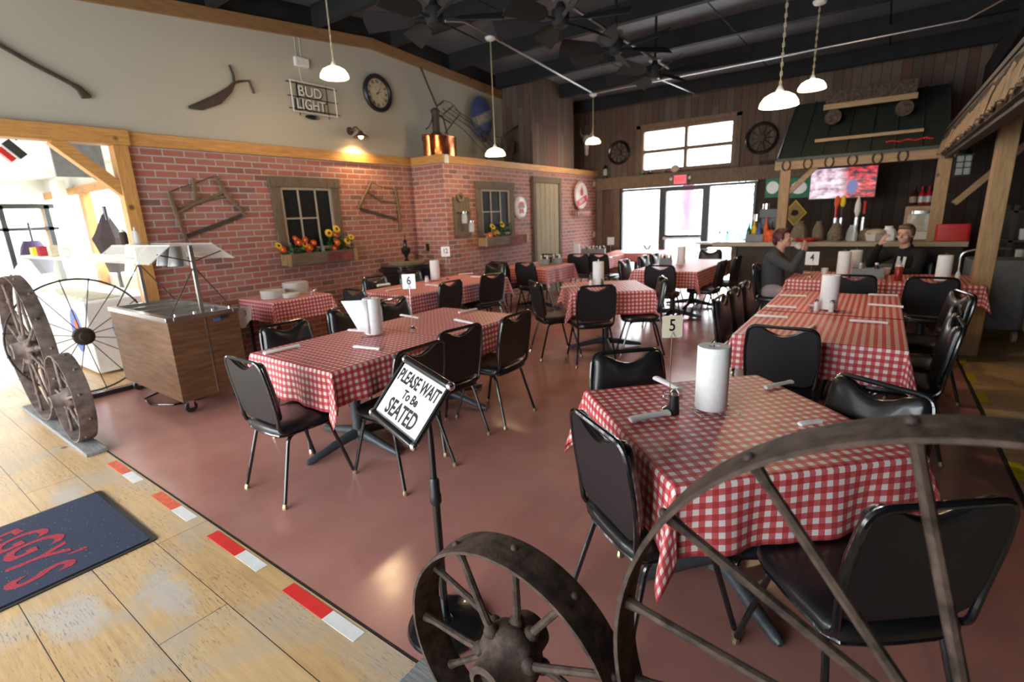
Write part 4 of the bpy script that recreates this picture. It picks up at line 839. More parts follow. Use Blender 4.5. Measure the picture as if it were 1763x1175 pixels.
for k, (kd, a, b, r) in enumerate(F1): flower(kd, ax(a, b, XW+.13), r*1.2, '%s in the long planter, bloom %s of the spray' % ({'y':'yellow sunflower','o':'orange bloom','r':'red-orange bloom'}[kd], ('at the far left','low at the left','upper left','left of centre','left of centre, higher','yellow left of centre','orange left of centre','low left of centre','beside the bottles, left','tall, right of the bottles','topmost right','right, under the topmost','right, at the rim','far right','far right, upper','right, lowest')[k]), 1.12)
F2 = [('y',848,391,.055),('y',864,387,.055),('o',843,406,.05),('r',838,409,.045),('o',851,403,.05),('y',856,400,.04),('r',847,412,.045),('r',888,405,.04),('o',893,407,.035)]
for k, (kd, a, b, r) in enumerate(F2): flower(kd, ax(a, b, X2+.13), r*1.25, '%s in the short planter, %s' % ({'y':'yellow sunflower','o':'orange bloom','r':'red bloom'}[kd], ('left of the two big ones','right of the two big ones','middle left','leftmost','middle','small yellow in the middle','lowest','in the right-hand cluster','rightmost')[k]), 1.15)
def leaves(label, X, y0, y1, z0, z1, n, name='planter_foliage'):
    m = MB()
    for _ in range(n):
        M = xf((X+random.uniform(.03,.15), random.uniform(y0,y1), z0+(z1-z0)*random.random()**1.3), random.uniform(0,6.3), random.uniform(-1,1), random.uniform(-1,1)); s = random.uniform(.02,.04)
        m.add([M @ Vector(p) for p in ((0,-s,0),(s*.45,0,.004),(0,s,0),(-s*.45,0,.004))], [(0,1,2,3)])
    o = m.build(name, 'green_leaf'); o['kind'] = 'stuff'; return tag(o, label, 'foliage')
leaves('green artificial leaves filling the long planter, left half', XW, 3.66, 4.1, 1.2, 1.36, 160); leaves('green artificial leaves filling the long planter, right half', XW, 4.35, 4.75, 1.2, 1.42, 170); leaves('green artificial leaves in the short planter', X2, 7.2, 7.75, 1.24, 1.5, 170)
def bottle(label, p, mat, h=.22, r=.03, name='glass_bottle', g=None, lab=None):
    t = thing(name, label, 'bottle', p, 0, g); MB().lathe([(r*.9,0),(r,.01),(r,h*.55),(r*.85,h*.63),(r*.36,h*.75),(r*.33,h*.97),(r*.4,h)], n=16).build('body', mat, t)
    if lab: MB().lathe([(r+.0008,h*.12),(r+.0008,h*.45)], n=16).build('label', lab, t)
    return t
for k, (a, mt, h, lb) in enumerate(((503,'blue_glass',.28,'pale blue bottle at the left of the long planter'),(545,'amber',.30,'tall dark brown bottle in the long planter'),(548,'bottle_green',.2,'short squat bottle in the long planter'),(557,'blue_glass',.31,'pale green bottle right of the brown one in the long planter'))):
    p = ax(a, 440, XW+.06 if k != 2 else XW+.12); bottle(lb, (p.x, p.y, 1.096), mt, h)
# bow saws
def saw(label, posts, blade, bars, wires, extra=()):
    o = ax(*posts[0][0], XW); t = thing('bow_saw', label, 'saw', (XW, o.y, 0), 0, 'old bow saws'); L = lambda pts, off: [Vector((off, q.y-o.y, q.z)) for q in (ax(a, b, XW+off) for a, b in pts)]
    for pp in posts: MB().tube(L(pp, .035), [.018]+[.026]*(len(pp)-2)+[.018], 8, fa=.6).build('handle_post', 'tool_wood', t)
    for pp in bars: MB().tube(L(pp, .03), .017, 8, fa=.6).build('stretcher', 'tool_wood', t)
    A, B = L(blade, .022); m = MB(); d = (B-A).normalized(); u = Vector((0,-d.z,d.y)); m.prism([(0,-.022),((B-A).length,-.022),((B-A).length,.022),(0,.022)], -.002, .002, basis(d, u, d.cross(u), A)); m.build('blade', 'dark_tool', t)
    for pp in wires: MB().tube(L(pp, .03), .004, 5).build('tension_wire', 'thin_iron', t)
    for pp in extra: MB().tube(L(pp, .045), .022, 8, fa=.5).build('toggle', 'tool_wood', t)
saw('larger bow saw on the brick wall above the steam cart', [[(291,328),(296,348),(304,368),(322,418)],[(371,303),(390,335),(423,370)]], [(322,407),(417,371)], [[(305,356),(340,350),(386,331)],[(306,368),(345,344),(392,338)]], [[(292,331),(312,322),(333,317),(352,309),(371,303)]], [[(333,307),(337,345)]])
saw('smaller bow saw on the brick wall right of the large fake window', [[(640,313),(628,338),(618,359)],[(680,324),(685,345),(688,370),(691,398)]], [(620,360),(683,378)], [[(634,330),(655,346),(684,349)]], [[(642,316),(660,323),(679,326)]])
# farm tools on the plaster
def tool(name, label, parts, X=XW, mat='dark_tool', cat='tool'):
    o = ax(*parts[0][0][0], X); t = thing(name, label, cat, (X, o.y, 0))
    for pts, r, nm, fl in parts: MB().tube([Vector((.03, q.y-o.y, q.z)) for q in (ax(a, b, X+.03) for a, b in pts)], r, 8, fa=fl).build(nm, mat, t)
    return t
tool('scythe_handle', 'long curved dark wooden handle hung on the plaster at the far left', [([(-70,35),(0,78),(60,112),(105,135),(125,146)], .020, 'handle', .8), ([(123,145),(135,152),(145,164),(157,167)], [.022,.03,.045,.012], 'foot', .5)])
tool('hay_knife', 'dark hay knife with a forked handle hung on the plaster', [([(325,185),(345,183),(375,171),(395,155),(403,143)], [.014,.045,.055,.035,.018], 'blade', .3), ([(403,143),(402,130),(395,112)], .014, 'upper_handle', 1), ([(403,143),(415,140),(429,139),(438,161)], .013, 'side_handle', 1)])
# neon sign
P = [ax(a, b, XW+.06) for a, b in ((488,137),(575,155),(579,204),(497,190))]; cen = sum(P, Vector())/4; t = thing('neon_beer_sign', 'unlit neon beer sign in a wire frame on the plaster wall', 'sign', (XW, cen.y, cen.z))
y0, y1, z0, z1 = (4.08-cen.y, 4.74-cen.y, 3.05-cen.z, 3.42-cen.z)
m = MB(); m.tube([(.05,y0,z0),(.05,y1,z0),(.05,y1,z1),(.05,y0,z1)], .009, 8, closed=True); m.build('tube_frame', 'white_plastic', t)
m = MB()
for z in (z0+.035, z1-.02, (z0+z1)/2): m.tube([(.03,y0-.05,z),(.03,y1+.05,z)], .006, 6)
for y in (y0+.1, y1-.12): m.tube([(.03,y,z0-.04),(.03,y,z1+.02)], .006, 6).tube([(0,y,(z0+z1)/2),(.03,y,(z0+z1)/2)], .006, 6)
m.build('wire_bracket', 'black_metal', t)
for s, zz in (('BUD', .085), ('LIGHT', -.085)):
    text('lettering', s, .205, 'ink', basis((0,1,0),(0,0,1),(1,0,0),(.035,0,zz)), t, .004, squash=1.0 if s == 'BUD' else .86); o = text('lettering', s, .195, 'white_plastic', basis((0,1,0),(0,0,1),(1,0,0),(.055,-.008,zz+.004)), t, .003, squash=1.0 if s == 'BUD' else .86)
    q = o.modifiers.new('w', 'WIREFRAME'); q.thickness = .006; o.modifiers.remove(q)
MB().ell((.03,0,z0-.045),(.03,.11,.03),14,8).build('transformer', 'black_metal', t)
for k, o in enumerate([c for c in bpy.data.objects if c.parent == t and c.name.startswith('lettering')]):
    if k % 2 == 1: o.scale = (1,.93,.93)
p = ax(517, 108, XW); t = thing('alarm_box', 'small white box with a wire above the neon sign', 'box', (XW, p.y, p.z)); MB().bb(0,.05,-.10,.10,-.055,.055).build('cover', 'white_plastic', t, bevel=.008); MB().tube([(.004,-.03,-.05),(.004,-.02,-.2),(.01,.02,-.26)], .004, 6).build('cable', 'white_plastic', t); MB().tube([(.004,.02,.05),(.004,.02,.38)], .006, 6).tube([(.004,-.05,.05),(.004,-.05,.38)], .006, 6).build('conduit', 'cream_wall', t)
# clock
p = ax(649, 161, XW); t = thing('wall_clock', 'round black-rimmed clock with pale dial on the plaster wall', 'clock', (XW, p.y, p.z)); Ry = basis((0,1,0),(0,0,1),(1,0,0),(0,0,0))
MB(Ry).lathe([(.20,.0),(.262,.0),(.268,.03),(.25,.055),(.215,.05),(.20,.025),(.20,.0)], n=56).build('rim', 'black_board', t); MB(Ry).lathe([(.01,.012),(.205,.012),(.205,.018),(.01,.018)], n=48).build('dial', 'label_cream', t)
for k, s in enumerate(('XII','I','II','III','IV','V','VI','VII','VIII','IX','X','XI')):
    a = math.radians(90-30*k); text('numeral', s, .062, 'ink', Ry @ Matrix.Translation((math.cos(a)*.16, math.sin(a)*.16, .0185)) @ rotz(a-math.pi/2), t, .0006, squash=.8, bold=.002)
for a, L, w_ in ((math.radians(52), .15, .005), (math.radians(22), .10, .007)): MB(Ry).prism([(-.03*math.cos(a)-w_*math.sin(a),-.03*math.sin(a)+w_*math.cos(a)),(-.03*math.cos(a)+w_*math.sin(a),-.03*math.sin(a)-w_*math.cos(a)),(L*math.cos(a),L*math.sin(a))], .021, .024).build('hand', 'ink', t)
# sconce
p = ax(602, 226, XW); t = thing('wall_sconce', 'lit gooseneck sconce on the plaster wall above the brick', 'wall lamp', (XW, p.y, p.z)); MB(Ry).lathe([(.055,0),(.055,.012),(.03,.03)], n=24).build('back_plate', 'rust', t)
MB().tube(rc([(.02,0,0),(.14,0,.05),(.20,.02,-.01)], .07), .012).build('arm', 'rust', t); MB(xf((.20,.03,-.10))).lathe([(.02,.09),(.03,.07),(.05,.04),(.115,.0),(.118,-.006),(.11,-.004),(.045,.03),(.02,.088),(.02,.09)], n=28).build('lamp_shade', 'rust', t); MB().ell((.20,.03,-.085),(.035,.035,.04)).build('bulb', 'bulb', t)
def lamp(name, loc, e, r, col, parent=None, spot=None):
    l = bpy.data.lights.new(name, 'SPOT' if spot else 'POINT'); l.energy = e; l.shadow_soft_size = r; l.color = col
    if spot: l.spot_size = spot; l.spot_blend = .6
    o = bpy.data.objects.new(name, l); COL.objects.link(o); o.location = loc
    if parent: o.parent = parent
    return o
lamp('sconce_light', (.16,.03,-.16), 40, .04, (1,.62,.28), t, 2.6)
# copper pot, pump, ladder frame, oval sign and pulleys on the ledge
SH = 2.585; p = ax(758, 258, -6.02); t = thing('copper_boiler', 'shiny oval copper boiler on the ledge', 'copper pot', (-6.02, p.y, SH)); s = Matrix.Diagonal((.75,1.38,1,1))
MB(s).lathe([(.23,0),(.245,.01),(.25,.32),(.262,.335),(.245,.335),(.23,.02)], n=40).build('body', 'copper', t)
for q in (-1,1): MB().tube(rc([(0,q*.34,.24),(0,q*.40,.24),(0,q*.40,.29),(0,q*.34,.29)], .02), .008).build('handle', 'dark_tool', t)
t = thing('hand_pump', 'dark iron hand pump standing in the copper boiler', 'pump', (-6.02, p.y-.06, SH+.02)); MB().lathe([(.10,0),(.09,.36),(.06,.38),(.06,.66),(.08,.70),(.04,.74)], n=18).build('body', 'dark_tool', t); MB().tube(rc([(0,.02,.6),(0,.17,.66),(0,.26,.37)], .05), .012).build('spout', 'dark_tool', t); MB().tube(rc([(0,0,.7),(0,-.16,.44),(0,-.24,.40)], .08), .010).build('handle', 'dark_tool', t)
def ledge(parts, name, label, cat, X=-6.25, mat='dark_tool'):
    o = ax(*parts[0][0][0], X); t = thing(name, label, cat, (X, o.y, SH))
    lo = min((max(.01, q.z-SH), q.y-o.y) for pts, r, nm in parts for q in (ax(a, b, X) for a, b in pts))
    if lo[0] > .02: MB().tube([(0,lo[1],0),(0,lo[1],lo[0]+.02)], .012, 6).build('foot', mat, t)
    for pts, r, nm in parts:
        Q_ = [Vector((0, q.y-o.y, max(.01, q.z-SH))) for q in (ax(a, b, X) for a, b in pts)]; MB().tube(Q_, r, 7).build(nm, mat, t)
ledge([([(752,183),(738,150),(724,115)], .018, 'handle'), ([(752,183),(757,200),(776,212)], .012, 'brace'), ([(752,183),(763,175)], .014, 'brace'), ([(762,173),(775,176),(786,187),(792,198)], .006, 'hoop'), ([(764,196),(780,183)], .010, 'cross_bar'), ([(766,230),(790,198)], .010, 'cross_bar'), ([(757,192),(800,225),(838,268)], .006, 'tine'), ([(762,187),(810,220),(848,268)], .006, 'tine'), ([(772,186),(815,215),(858,268)], .006, 'tine'), ([(782,187),(825,218),(864,266)], .006, 'tine'), ([(790,198),(835,228),(872,266)], .006, 'tine')], 'grain_cradle', 'old wooden grain cradle with long tines leaning behind the copper boiler', 'farm tool')
ledge([([(866,236),(895,214)], .016, 'handle'), ([(866,236),(868,262)], .05, 'post'), ([(862,262),(870,235)], .02, 'post'), ([(835,234),(866,237)], .008, 'hose'), ([(884,245),(882,265)], .03, 'post'), ([(890,248),(893,262)], .02, 'post')], 'iron_clutter', 'dark iron pump and implements on the ledge left of the boarded column', 'farm tool', X=-6.02)
p = ax(829, 203, -6.33); t = thing('oval_sign', 'blue oval enamel sign with a grey banner on the plaster wall', 'sign', (XW, p.y, p.z)); D = basis((0,1,0),(0,0,1),(1,0,0),(.06,0,0)) @ Matrix.Diagonal((1,1.2,1,1))
MB(D).lathe([(.01,0),(.30,0),(.31,.012),(.30,.025),(.01,.03)], n=48).build('disc', 'blue_enamel', t); MB(basis((0,.93,.37),(0,-.37,.93),(1,0,0),(.092,0,-.02))).bb(-.30,.30,-.09,.09,0,.012).build('banner', 'grey_paint', t)
text('lettering', 'BIRD', .17, 'label_cream', basis((0,.93,.37),(0,-.37,.93),(1,0,0),(.105,0,-.02)), t, .001)
p = ax(836, 240, -6.3); t = thing('pulley', 'dark pulley block hanging below the blue oval sign', 'pulley', (-6.33, p.y, p.z)); MB(Ry).lathe([(.02,-.02),(.05,-.02),(.045,0),(.05,.02),(.02,.02)], n=18).build('sheave', 'dark_tool', t); MB().tube([(-.07,0,.14),(0,0,.14),(0,0,.05)], .008).build('hook', 'dark_tool', t)
# wall 2 pieces
p = ax(771, 272, X2+.05); t = thing('wall_sensor', 'small white sensor at the outer corner of the timber ledge', 'sensor', (X2+.035, YJ+.03, 2.46)); MB().bb(0,.04,-.035,.035,0,.13).build('cover', 'white_plastic', t, bevel=.006)
p = ax(795, 372, X2+.01); t = thing('jar_sconce', 'old wooden rack holding two glass jars on the brick corner', 'wall rack', (X2, p.y, p.z)); m = MB().bb(0,.03,-.20,.20,-.34,.30); m.build('board', 'old_wood_z', t, bevel=.004); MB().bb(.03,.06,-.19,.19,.06,.10).bb(.03,.05,-.20,-.17,-.3,.3).build('rail', 'tool_wood', t, bevel=.003)
m = MB(); m.tube([(.05+.0*k, .06*math.cos(k/3)-.05, .30+.06*math.sin(k/3)) for k in range(19)], .02, 8, closed=True); m.build('rope_coil', 'burlap', t)
for k, (y, z) in enumerate(((-.04,-.12),(.13,-.27))): j = thing('glass_jar', ('upper','lower')[k]+' glass jar hanging on the wooden rack', 'jar', (X2+.10, p.y+y, p.z+z), 0, 'hanging jars'); MB().lathe([(.045,0),(.048,.01),(.048,.13),(.036,.15),(.036,.17)], n=18).build('body', 'jar_glass', j); MB().lathe([(.038,.165),(.038,.185)], n=16).build('lid', 'chrome', j)
p = ax(897, 358, X2+.03); t = thing('bottle_cap_sign', 'round white bottle-cap sign with a red figure', 'sign', (X2, p.y, p.z)); MB(Ry).lathe([(.01,.04),(.17,.045),(.20,.03),(.215,.0),(.19,0)], n=48).build('disc', 'ceramic', t)
m = MB(Ry)
for k in range(20): a = 2*math.pi*k/20; m.ell((math.cos(a)*.208, math.sin(a)*.208, .012), (.02,.02,.02), 8, 5)
m.build('crimped_edge', 'white_plastic', t); MB(Ry).prism([(-.1,.03),(-.07,.09),(0,.12),(.07,.09),(.1,.03)], .046, .05).prism([(-.07,-.11),(-.07,-.02),(.07,-.02),(.07,-.11),(.02,-.10),(0,-.04),(-.02,-.10)], .046, .05).build('red_figure', 'red_paint', t); MB(Ry).bb(-.11,.11,-.01,.03,.046,.049).build('grey_band', 'grey_paint', t)
t = thing('plank_door', 'old tan plank door leaning in a dark frame on the brick wall', 'door', (X2, 9.17, 0)); W = .55
MB().bb(0,.05,-W,-W+.1,0,2.25).bb(0,.05,W-.1,W,0,2.25).bb(0,.055,-W,W,2.25,2.37).build('casing', 'old_wood_z', t, bevel=.004)
for k in range(5): y0 = -W+.1+(2*W-.2)*k/5; MB().bb(.005,.03,y0+.004,y0+(2*W-.2)/5-.004,0,2.25).build('board', 'door_wood', t, bevel=.003)
p = ax(1000, 337, X2+.05); t = thing('round_sign', 'round white and red beer sign on a small brick shelf', 'sign', (X2, p.y, p.z)); MB(Matrix.Translation((.05,0,0)) @ Ry).lathe([(.01,0),(.31,0),(.32,.012),(.31,.024),(.01,.024)], n=56).build('disc', 'ceramic', t)
MB(Matrix.Translation((.076,0,0)) @ Ry).lathe([(.285,0),(.305,0),(.305,.002),(.285,.002),(.285,0)], n=56).build('ring', 'red_paint', t); MB(basis((0,.95,.3),(0,-.3,.95),(1,0,0),(.076,0,-.12))).bb(-.25,.25,-.07,.07,0,.003).build('red_band', 'red_paint', t); text('lettering', 'BEER', .12, 'white_plastic', basis((0,.95,.3),(0,-.3,.95),(1,0,0),(.080,0,-.12)), t, .001); MB(Matrix.Translation((.076,0,0)) @ Ry).prism([(-.05,.0),(-.07,.09),(-.02,.17),(0,.22),(.02,.17),(.07,.09),(.05,0)], 0, .003).build('emblem', 'red_paint', t)
tag(MB().bb(X2,X2+.14,p.y-.32,p.y+.32,p.z-.44,p.z-.33).build('brick_shelf', 'brick_y', bevel=.004), 'narrow brick shelf under the round beer sign', 'shelf')
for a, b, X, lb, mt in ((1027,403,X2,'white wall switch near the far corner','white_plastic'),(736,426,None,'black wall outlet on the brick jog','ink'),(1027,317,X2,'small white sensor high in the far corner','white_plastic')):
    if X is None: q = ay(a, b, YJ-.01); o = MB().bb(-.035,.035,-.012,0,-.06,.06).build('wall_outlet', mt, bevel=.003); o.location = (q.x, YJ, q.z)
    else: q = ax(a, b, X); o = MB().bb(0,.012,-.045,.045,-.06,.06).build('wall_switch', mt, bevel=.003); o.location = (X, min(q.y, YF-.1), q.z)
    tag(o, lb, 'outlet' if X is None else 'switch')
# cast iron stove
t = thing('cast_iron_stove', 'black cast iron stove with an urn finial in the brick corner', 'stove', (-6.03, 5.50, 0)); m = MB(); m.prism(rrect(.52,.70,.12), .12, .84).prism(rrect(.62,.80,.14), .84, .90).prism(rrect(.56,.74,.12), .90, .93); m.build('body', 'black_metal', t, bevel=.01)
MB().prism(rrect(.40,.5,.1), .93, .99).build('top_plate', 'burlap', t, bevel=.01); MB().lathe([(.05,.99),(.02,1.03),(.03,1.07),(.07,1.12),(.075,1.19),(.03,1.22),(.02,1.27),(.035,1.30),(.01,1.33),(.006,1.42)], n=20).build('finial', 'black_metal', t)
m = MB()
for k in range(7): m.tube([(.05,.12+.03*k,.99),(.05,.12+.03*k,1.10-.01*k)], .005, 5)
m.tube([(.05,.12,1.10),(.05,.32,1.03)], .005, 5).build('grille', 'black_metal', t)
for a in (-1,1):
    for b in (-1,1): MB().tube([(a*.2,b*.27,.13),(a*.23,b*.3,.06),(a*.24,b*.31,0)], [.035,.02,.03], 10).build('leg', 'black_metal', t)
MB().bb(.255,.27,-.2,.2,.3,.7).build('door', 'black_board', t, bevel=.006)
# far wall hangings
def ring(a, b, r, label):
    p = ay(a, b, YF-.05); t = thing('iron_wheel_rim', label, 'wheel', p, 0, 'wheel rims on the far wall'); MB().tube([(r*math.cos(k*math.pi/24),0,r*math.sin(k*math.pi/24)) for k in range(48)], .032, 8, closed=True).build('rim', 'black_metal', t); m = MB()
    for k in range(10): c, s = math.cos(k*math.pi/5), math.sin(k*math.pi/5); m.tube([(0,0,0),(c*r,0,s*r)], .009, 5)
    m.build('spokes', 'thin_iron', t); MB(Rx).lathe([(.01,-.03),(.06,-.03),(.06,.03),(.01,.03)], n=16).build('hub', 'dark_tool', t)
ring(1065, 263, .235, 'dark wheel rim on the boards left of the high window'); ring(1311, 238, .27, 'dark wheel rim on the boards right of the high window')
p = ay(1003, 246, YF-.2); t = thing('steer_skull', 'pale steer skull hanging on the boards beside the column', 'skull', (p.x+.05, YF-.03, p.z)); MB().ell((0,-.06,.08),(.10,.07,.10)).ell((0,-.06,-.06),(.06,.05,.17)).ell((0,-.06,-.22),(.05,.04,.07)).build('skull', 'ceramic', t)
for s in (-1,1): MB().tube([(s*.07,-.05,.14),(s*.15,-.05,.20),(s*.17,-.05,.34)], [.03,.022,.006], 8).build('horn', 'label_cream', t)
p = ay(1042, 297, YF-.1); t = thing('oil_lantern', 'small dark lantern on the beam by the far corner', 'lantern', (p.x, YF-.1, 2.412)); MB().lathe([(.06,0),(.06,.03),(.05,.05)], n=14).build('base', 'black_metal', t); MB().lathe([(.045,.05),(.055,.12),(.04,.2)], n=14).build('chimney', 'jar_glass', t); MB().lathe([(.05,.2),(.06,.22),(.02,.28)], n=14).build('cap', 'black_metal', t)
t = thing('exit_sign', 'glowing red EXIT sign over the glass door', 'exit sign', (-3.63, YF-.06, 2.165)); MB().bb(-.16,.16,-.06,0,-.02,.19).build('housing', 'grey_plastic', t, bevel=.005); MB().bb(-.125,.125,-.066,-.06,.0,.17).build('face', 'exit_red', t); text('lettering', 'EXIT', .13, 'red_paint', basis((1,0,0),(0,0,1),(0,-1,0),(0,-.067,.085)), t, .001, squash=.8)
for s in (-1,1): MB().ell((s*.2,-.05,.11),(.035,.03,.035)).build('emergency_lamp', 'white_plastic', t)
for k, (a, mt, nm, lb) in enumerate(((1103,'green_leaf','figurine','small green figure on the beam under the high window'),(1117,'ink','figurine','small dark figure on the beam under the high window'),(1161,'label_cream','helmet','yellow and black helmet on the beam above the EXIT sign'),(1141,'burlap','figurine','low brown ornament on the beam left of the helmet'))):
    p = ay(a, 285, YF-.12); r = .10 if nm == 'helmet' else .05; o = MB().ell((0,0,r*.8),(r,.05,r*.8),16,9).build(nm, mt); o.location = (p.x, YF-.058, 2.411); o.location.z = 2.41; tag(o, lb, nm)
# ================================================================== PENDANTS, CONDUIT, FANS
def pendant(label, loc, ztop):
    t = thing('pendant_lamp', label, 'pendant lamp', loc, 0, 'glass bowl pendants'); h = ztop-loc[2]
    MB().lathe([(.148,0),(.150,.005),(.143,.035),(.115,.075),(.07,.10),(.03,.11),(.03,.104),(.066,.094),(.108,.070),(.135,.034),(.142,.004),(.148,0)], n=40).build('lamp_shade', 'lamp_glass', t)
    MB().lathe([(.03,.10),(.032,.12),(.02,.145),(.012,.16)], n=16).build('cap', 'white_plastic', t); MB().ell((0,0,.03),(.028,.028,.035)).build('bulb', 'lamp_glass', t)
    n = max(8, int((h-.2)/.035)); m = MB()
    for k in range(n):
        z = .16+(h-.2)*(k+.5)/n; a = (k % 2)*math.pi/2; c, s = math.cos(a)*.008, math.sin(a)*.008; L = (h-.2)/n*.62; m.tube([(c,s,z-L*.7),(c,s,z+L*.7),(-c,-s,z+L*.7),(-c,-s,z-L*.7)], .003, 4, closed=True)
    m.tube([(0,0,.15),(0,0,h-.03)], .0035, 5); m.build('chain', 'label_cream', t); MB().lathe([(.015,h-.05),(.06,h-.035),(.075,h-.01),(.075,h)], n=20).build('ceiling_cap', 'white_plastic', t)
    lamp('pendant_light', (0,0,-.02), 34, .08, (1,.72,.42), t)
pendant('lit pendant lamp at the upper left, in front of the neon sign', (-4.95,3.72,3.13), zroof(3.72)-.01); pendant('lit pendant lamp in front of the copper boiler ledge', (-4.74,6.24,2.49), 4.06)
pendant('lit pendant lamp before the boarded column, smallest of them', (-4.82,9.57,2.96), 3.86); pendant('lit pendant lamp at the right, hanging lowest', (-.80,4.98,2.41), zroof(4.98)-.02); pendant('lit pendant lamp at the upper right, farther and higher than its neighbour', (-.84,7.35,2.93), 3.86)
tag(MB().tube([(-4.74,6.24,4.08),(-4.82,9.57,3.87)], .016).build('conduit', 'steel'), 'grey pipe under the roof between the two left pendant caps', 'pipe', 'ceiling conduits')
tag(MB().tube(rc([(-4.72,5.3,4.02),(-4.74,5.7,4.12),(-4.74,6.24,4.08)], .1), .014).build('conduit', 'steel'), 'short grey pipe at the top, left of the cap over the copper boiler', 'pipe', 'ceiling conduits')
tag(MB().tube([(-4.82,9.57,3.87),(.62,9.45,3.87),(1.0,9.0,3.95)], .016).build('conduit', 'steel'), 'long grey pipe running right under the roof from the column pendant', 'pipe', 'ceiling conduits')
tag(MB().tube([(-3.6,9.6,3.955),(-3.3,11.2,3.86)], .014).build('conduit', 'steel'), 'thin slanting grey pipe above the high window', 'pipe', 'ceiling conduits')
def fan(label, loc, a0, n=6, R=.68):
    t = thing('ceiling_fan', label, 'ceiling fan', loc, 0, 'black belt-driven ceiling fans'); MB().lathe([(.02,-.12),(.07,-.10),(.09,-.03),(.09,.04),(.05,.07),(.03,.12)], n=20).build('motor', 'roof_black', t); MB().tube([(0,0,.1),(0,0,zroof(loc[1])+.2-loc[2])], .018).build('down_rod', 'roof_black', t); MB(xf((0,0,.12))).lathe([(.085,-.01),(.075,0),(.085,.01)], n=24).build('belt_pulley', 'grey_plastic', t)
    for k in range(n):
        a = a0+2*math.pi*k/n; M = rotz(a) @ xf((0,0,-.05), 0, .55, 0)
        b = MB(M).prism([(.20,-.04),(.28,-.085),(R,-.12),(R+.01,.0),(R,.12),(.28,.085),(.20,.04)], -.003, .003).build('blade', 'roof_black', t); MB(M).box((.15,0,0),(.16,.022,.012)).build('blade_arm', 'roof_black', b)
fan('black ceiling fan nearest the top edge of the picture', (-2.80,4.85,3.52), .3); fan('black ceiling fan, middle of the cluster', (-2.80,6.15,3.55), .8); fan('black ceiling fan nearest the high window', (-2.80,7.45,3.52), .2); fan('black ceiling fan at the top left of which one blade shows', (-3.75,4.05,3.55), -.45)
tag(MB().tube([(-2.8,3.6,3.66),(-2.8,8.0,3.65)], .02).build('fan_drive_shaft', 'grey_plastic'), 'long shaft linking the black ceiling fans', 'shaft')
# ================================================================== BAR
YB = 8.75
t = thing('bar_counter', 'long wooden bar counter in front of the dark back wall', 'bar', (0,0,0))
MB().bb(-2.23,.95,YB,YB+.42,1.0,1.07).build('worktop', 'counter', t, bevel=.006); MB().bb(-1.95,.92,YB+.14,YB+.40,0,1.0).build('front_panel', 'plywood_dark', t)
MB().bb(-1.95,-1.87,YB+.10,YB+.14,0,1.0).build('corner_post', 'old_wood_z', t)
# porch-like roof over the bar
trim(-1.40, .70, 8.83, 8.97, 2.13, 2.27, 'rough_pine'); trim(-1.32, -1.18, 8.84, 8.96, 1.07, 2.13, 'rough_pine_z'); trim(.52, .66, 8.84, 8.96, 1.07, 2.13, 'rough_pine_z')
m = MB(); m.beam((-1.19,8.9,1.80),(-.86,8.9,2.15), .07, .07, (0,1,0)); _n[0] += 1; struct(m.build('trim_%d' % _n[0], 'rough_pine'))
m = MB(); m.add([(-1.38,8.80,2.25),(.6,8.80,2.25),(.6,10.2,3.2),(-1.38,10.2,3.2),(-1.38,8.80,2.29),(.6,8.80,2.29),(.6,10.2,3.24),(-1.38,10.2,3.24)], [(0,1,2,3),(4,5,6,7),(0,1,5,4),(1,2,6,5),(2,3,7,6),(3,0,4,7)])
t = thing('metal_roof', 'dark green metal roof sloping over the bar', 'roof', (0,0,0)); m.build('roof_sheet', 'green_roof', t)
for k in range(8):
    x = -1.36+k*.28; MB().tube([(x,8.80,2.30),(x,10.2,3.25)], .012, 6).build('seam', 'steel' if k == 0 else 'green_roof', t)
for k, px in enumerate((1354,1391,1428,1468,1511,1555)):
    p = ay(px, 279-(px-1354)*.085, 8.80); o = MB().tube([(.062*math.sin(a)*.85, 0, -.075*math.cos(a)) for a in [math.radians(200-340*q/16+160) for q in range(17)]], .011, 6).build('horseshoe', 'dark_tool'); o.location = (p.x, 8.815, 2.195)
    tag(o, 'dark horseshoe on the bar beam, %s from the left' % ('first','second','third','fourth','fifth','sixth')[k], 'horseshoe', 'horseshoes on the bar beam')
# wagon and boards on the bar roof
t = thing('toy_wagon', 'old red wagon standing on the sloping bar roof', 'wagon', (-.33, 9.52, 2.80)); MB().bb(-.53,.53,-.22,.22,.20,.235).bb(-.53,.53,-.235,-.22,.235,.42).bb(-.53,.53,.22,.235,.235,.42).build('bed', 'rust', t); MB().bb(-.55,.55,-.27,-.235,.16,.235).build('side_board', 'rough_pine', t, bevel=.003)
for x in (-.42,.42):
    for y in (-.2,.2): w_ = MB(xf((x,y,.06)) @ Rx).lathe([(.02,-.02),(.105,-.02),(.11,0),(.105,.02),(.02,.02)], n=24).build('wheel', 'rust', t)
tag(MB().bb(-.93,.33,9.05,9.20,2.50,2.545).build('shelf_board', 'rough_pine', bevel=.003), 'long pale board below the wagon on the bar roof', 'board')
m = MB()
for k in range(18): x = -.05+k*.028; m.ell((x, 8.93+.01*math.sin(k*2), 2.40+.008*math.sin(k)), (.016,.014,.014), 7, 5)
tag(m.build('beaded_garland', 'petal_red'), 'dim red and green beaded garland on the lower bar roof', 'garland')
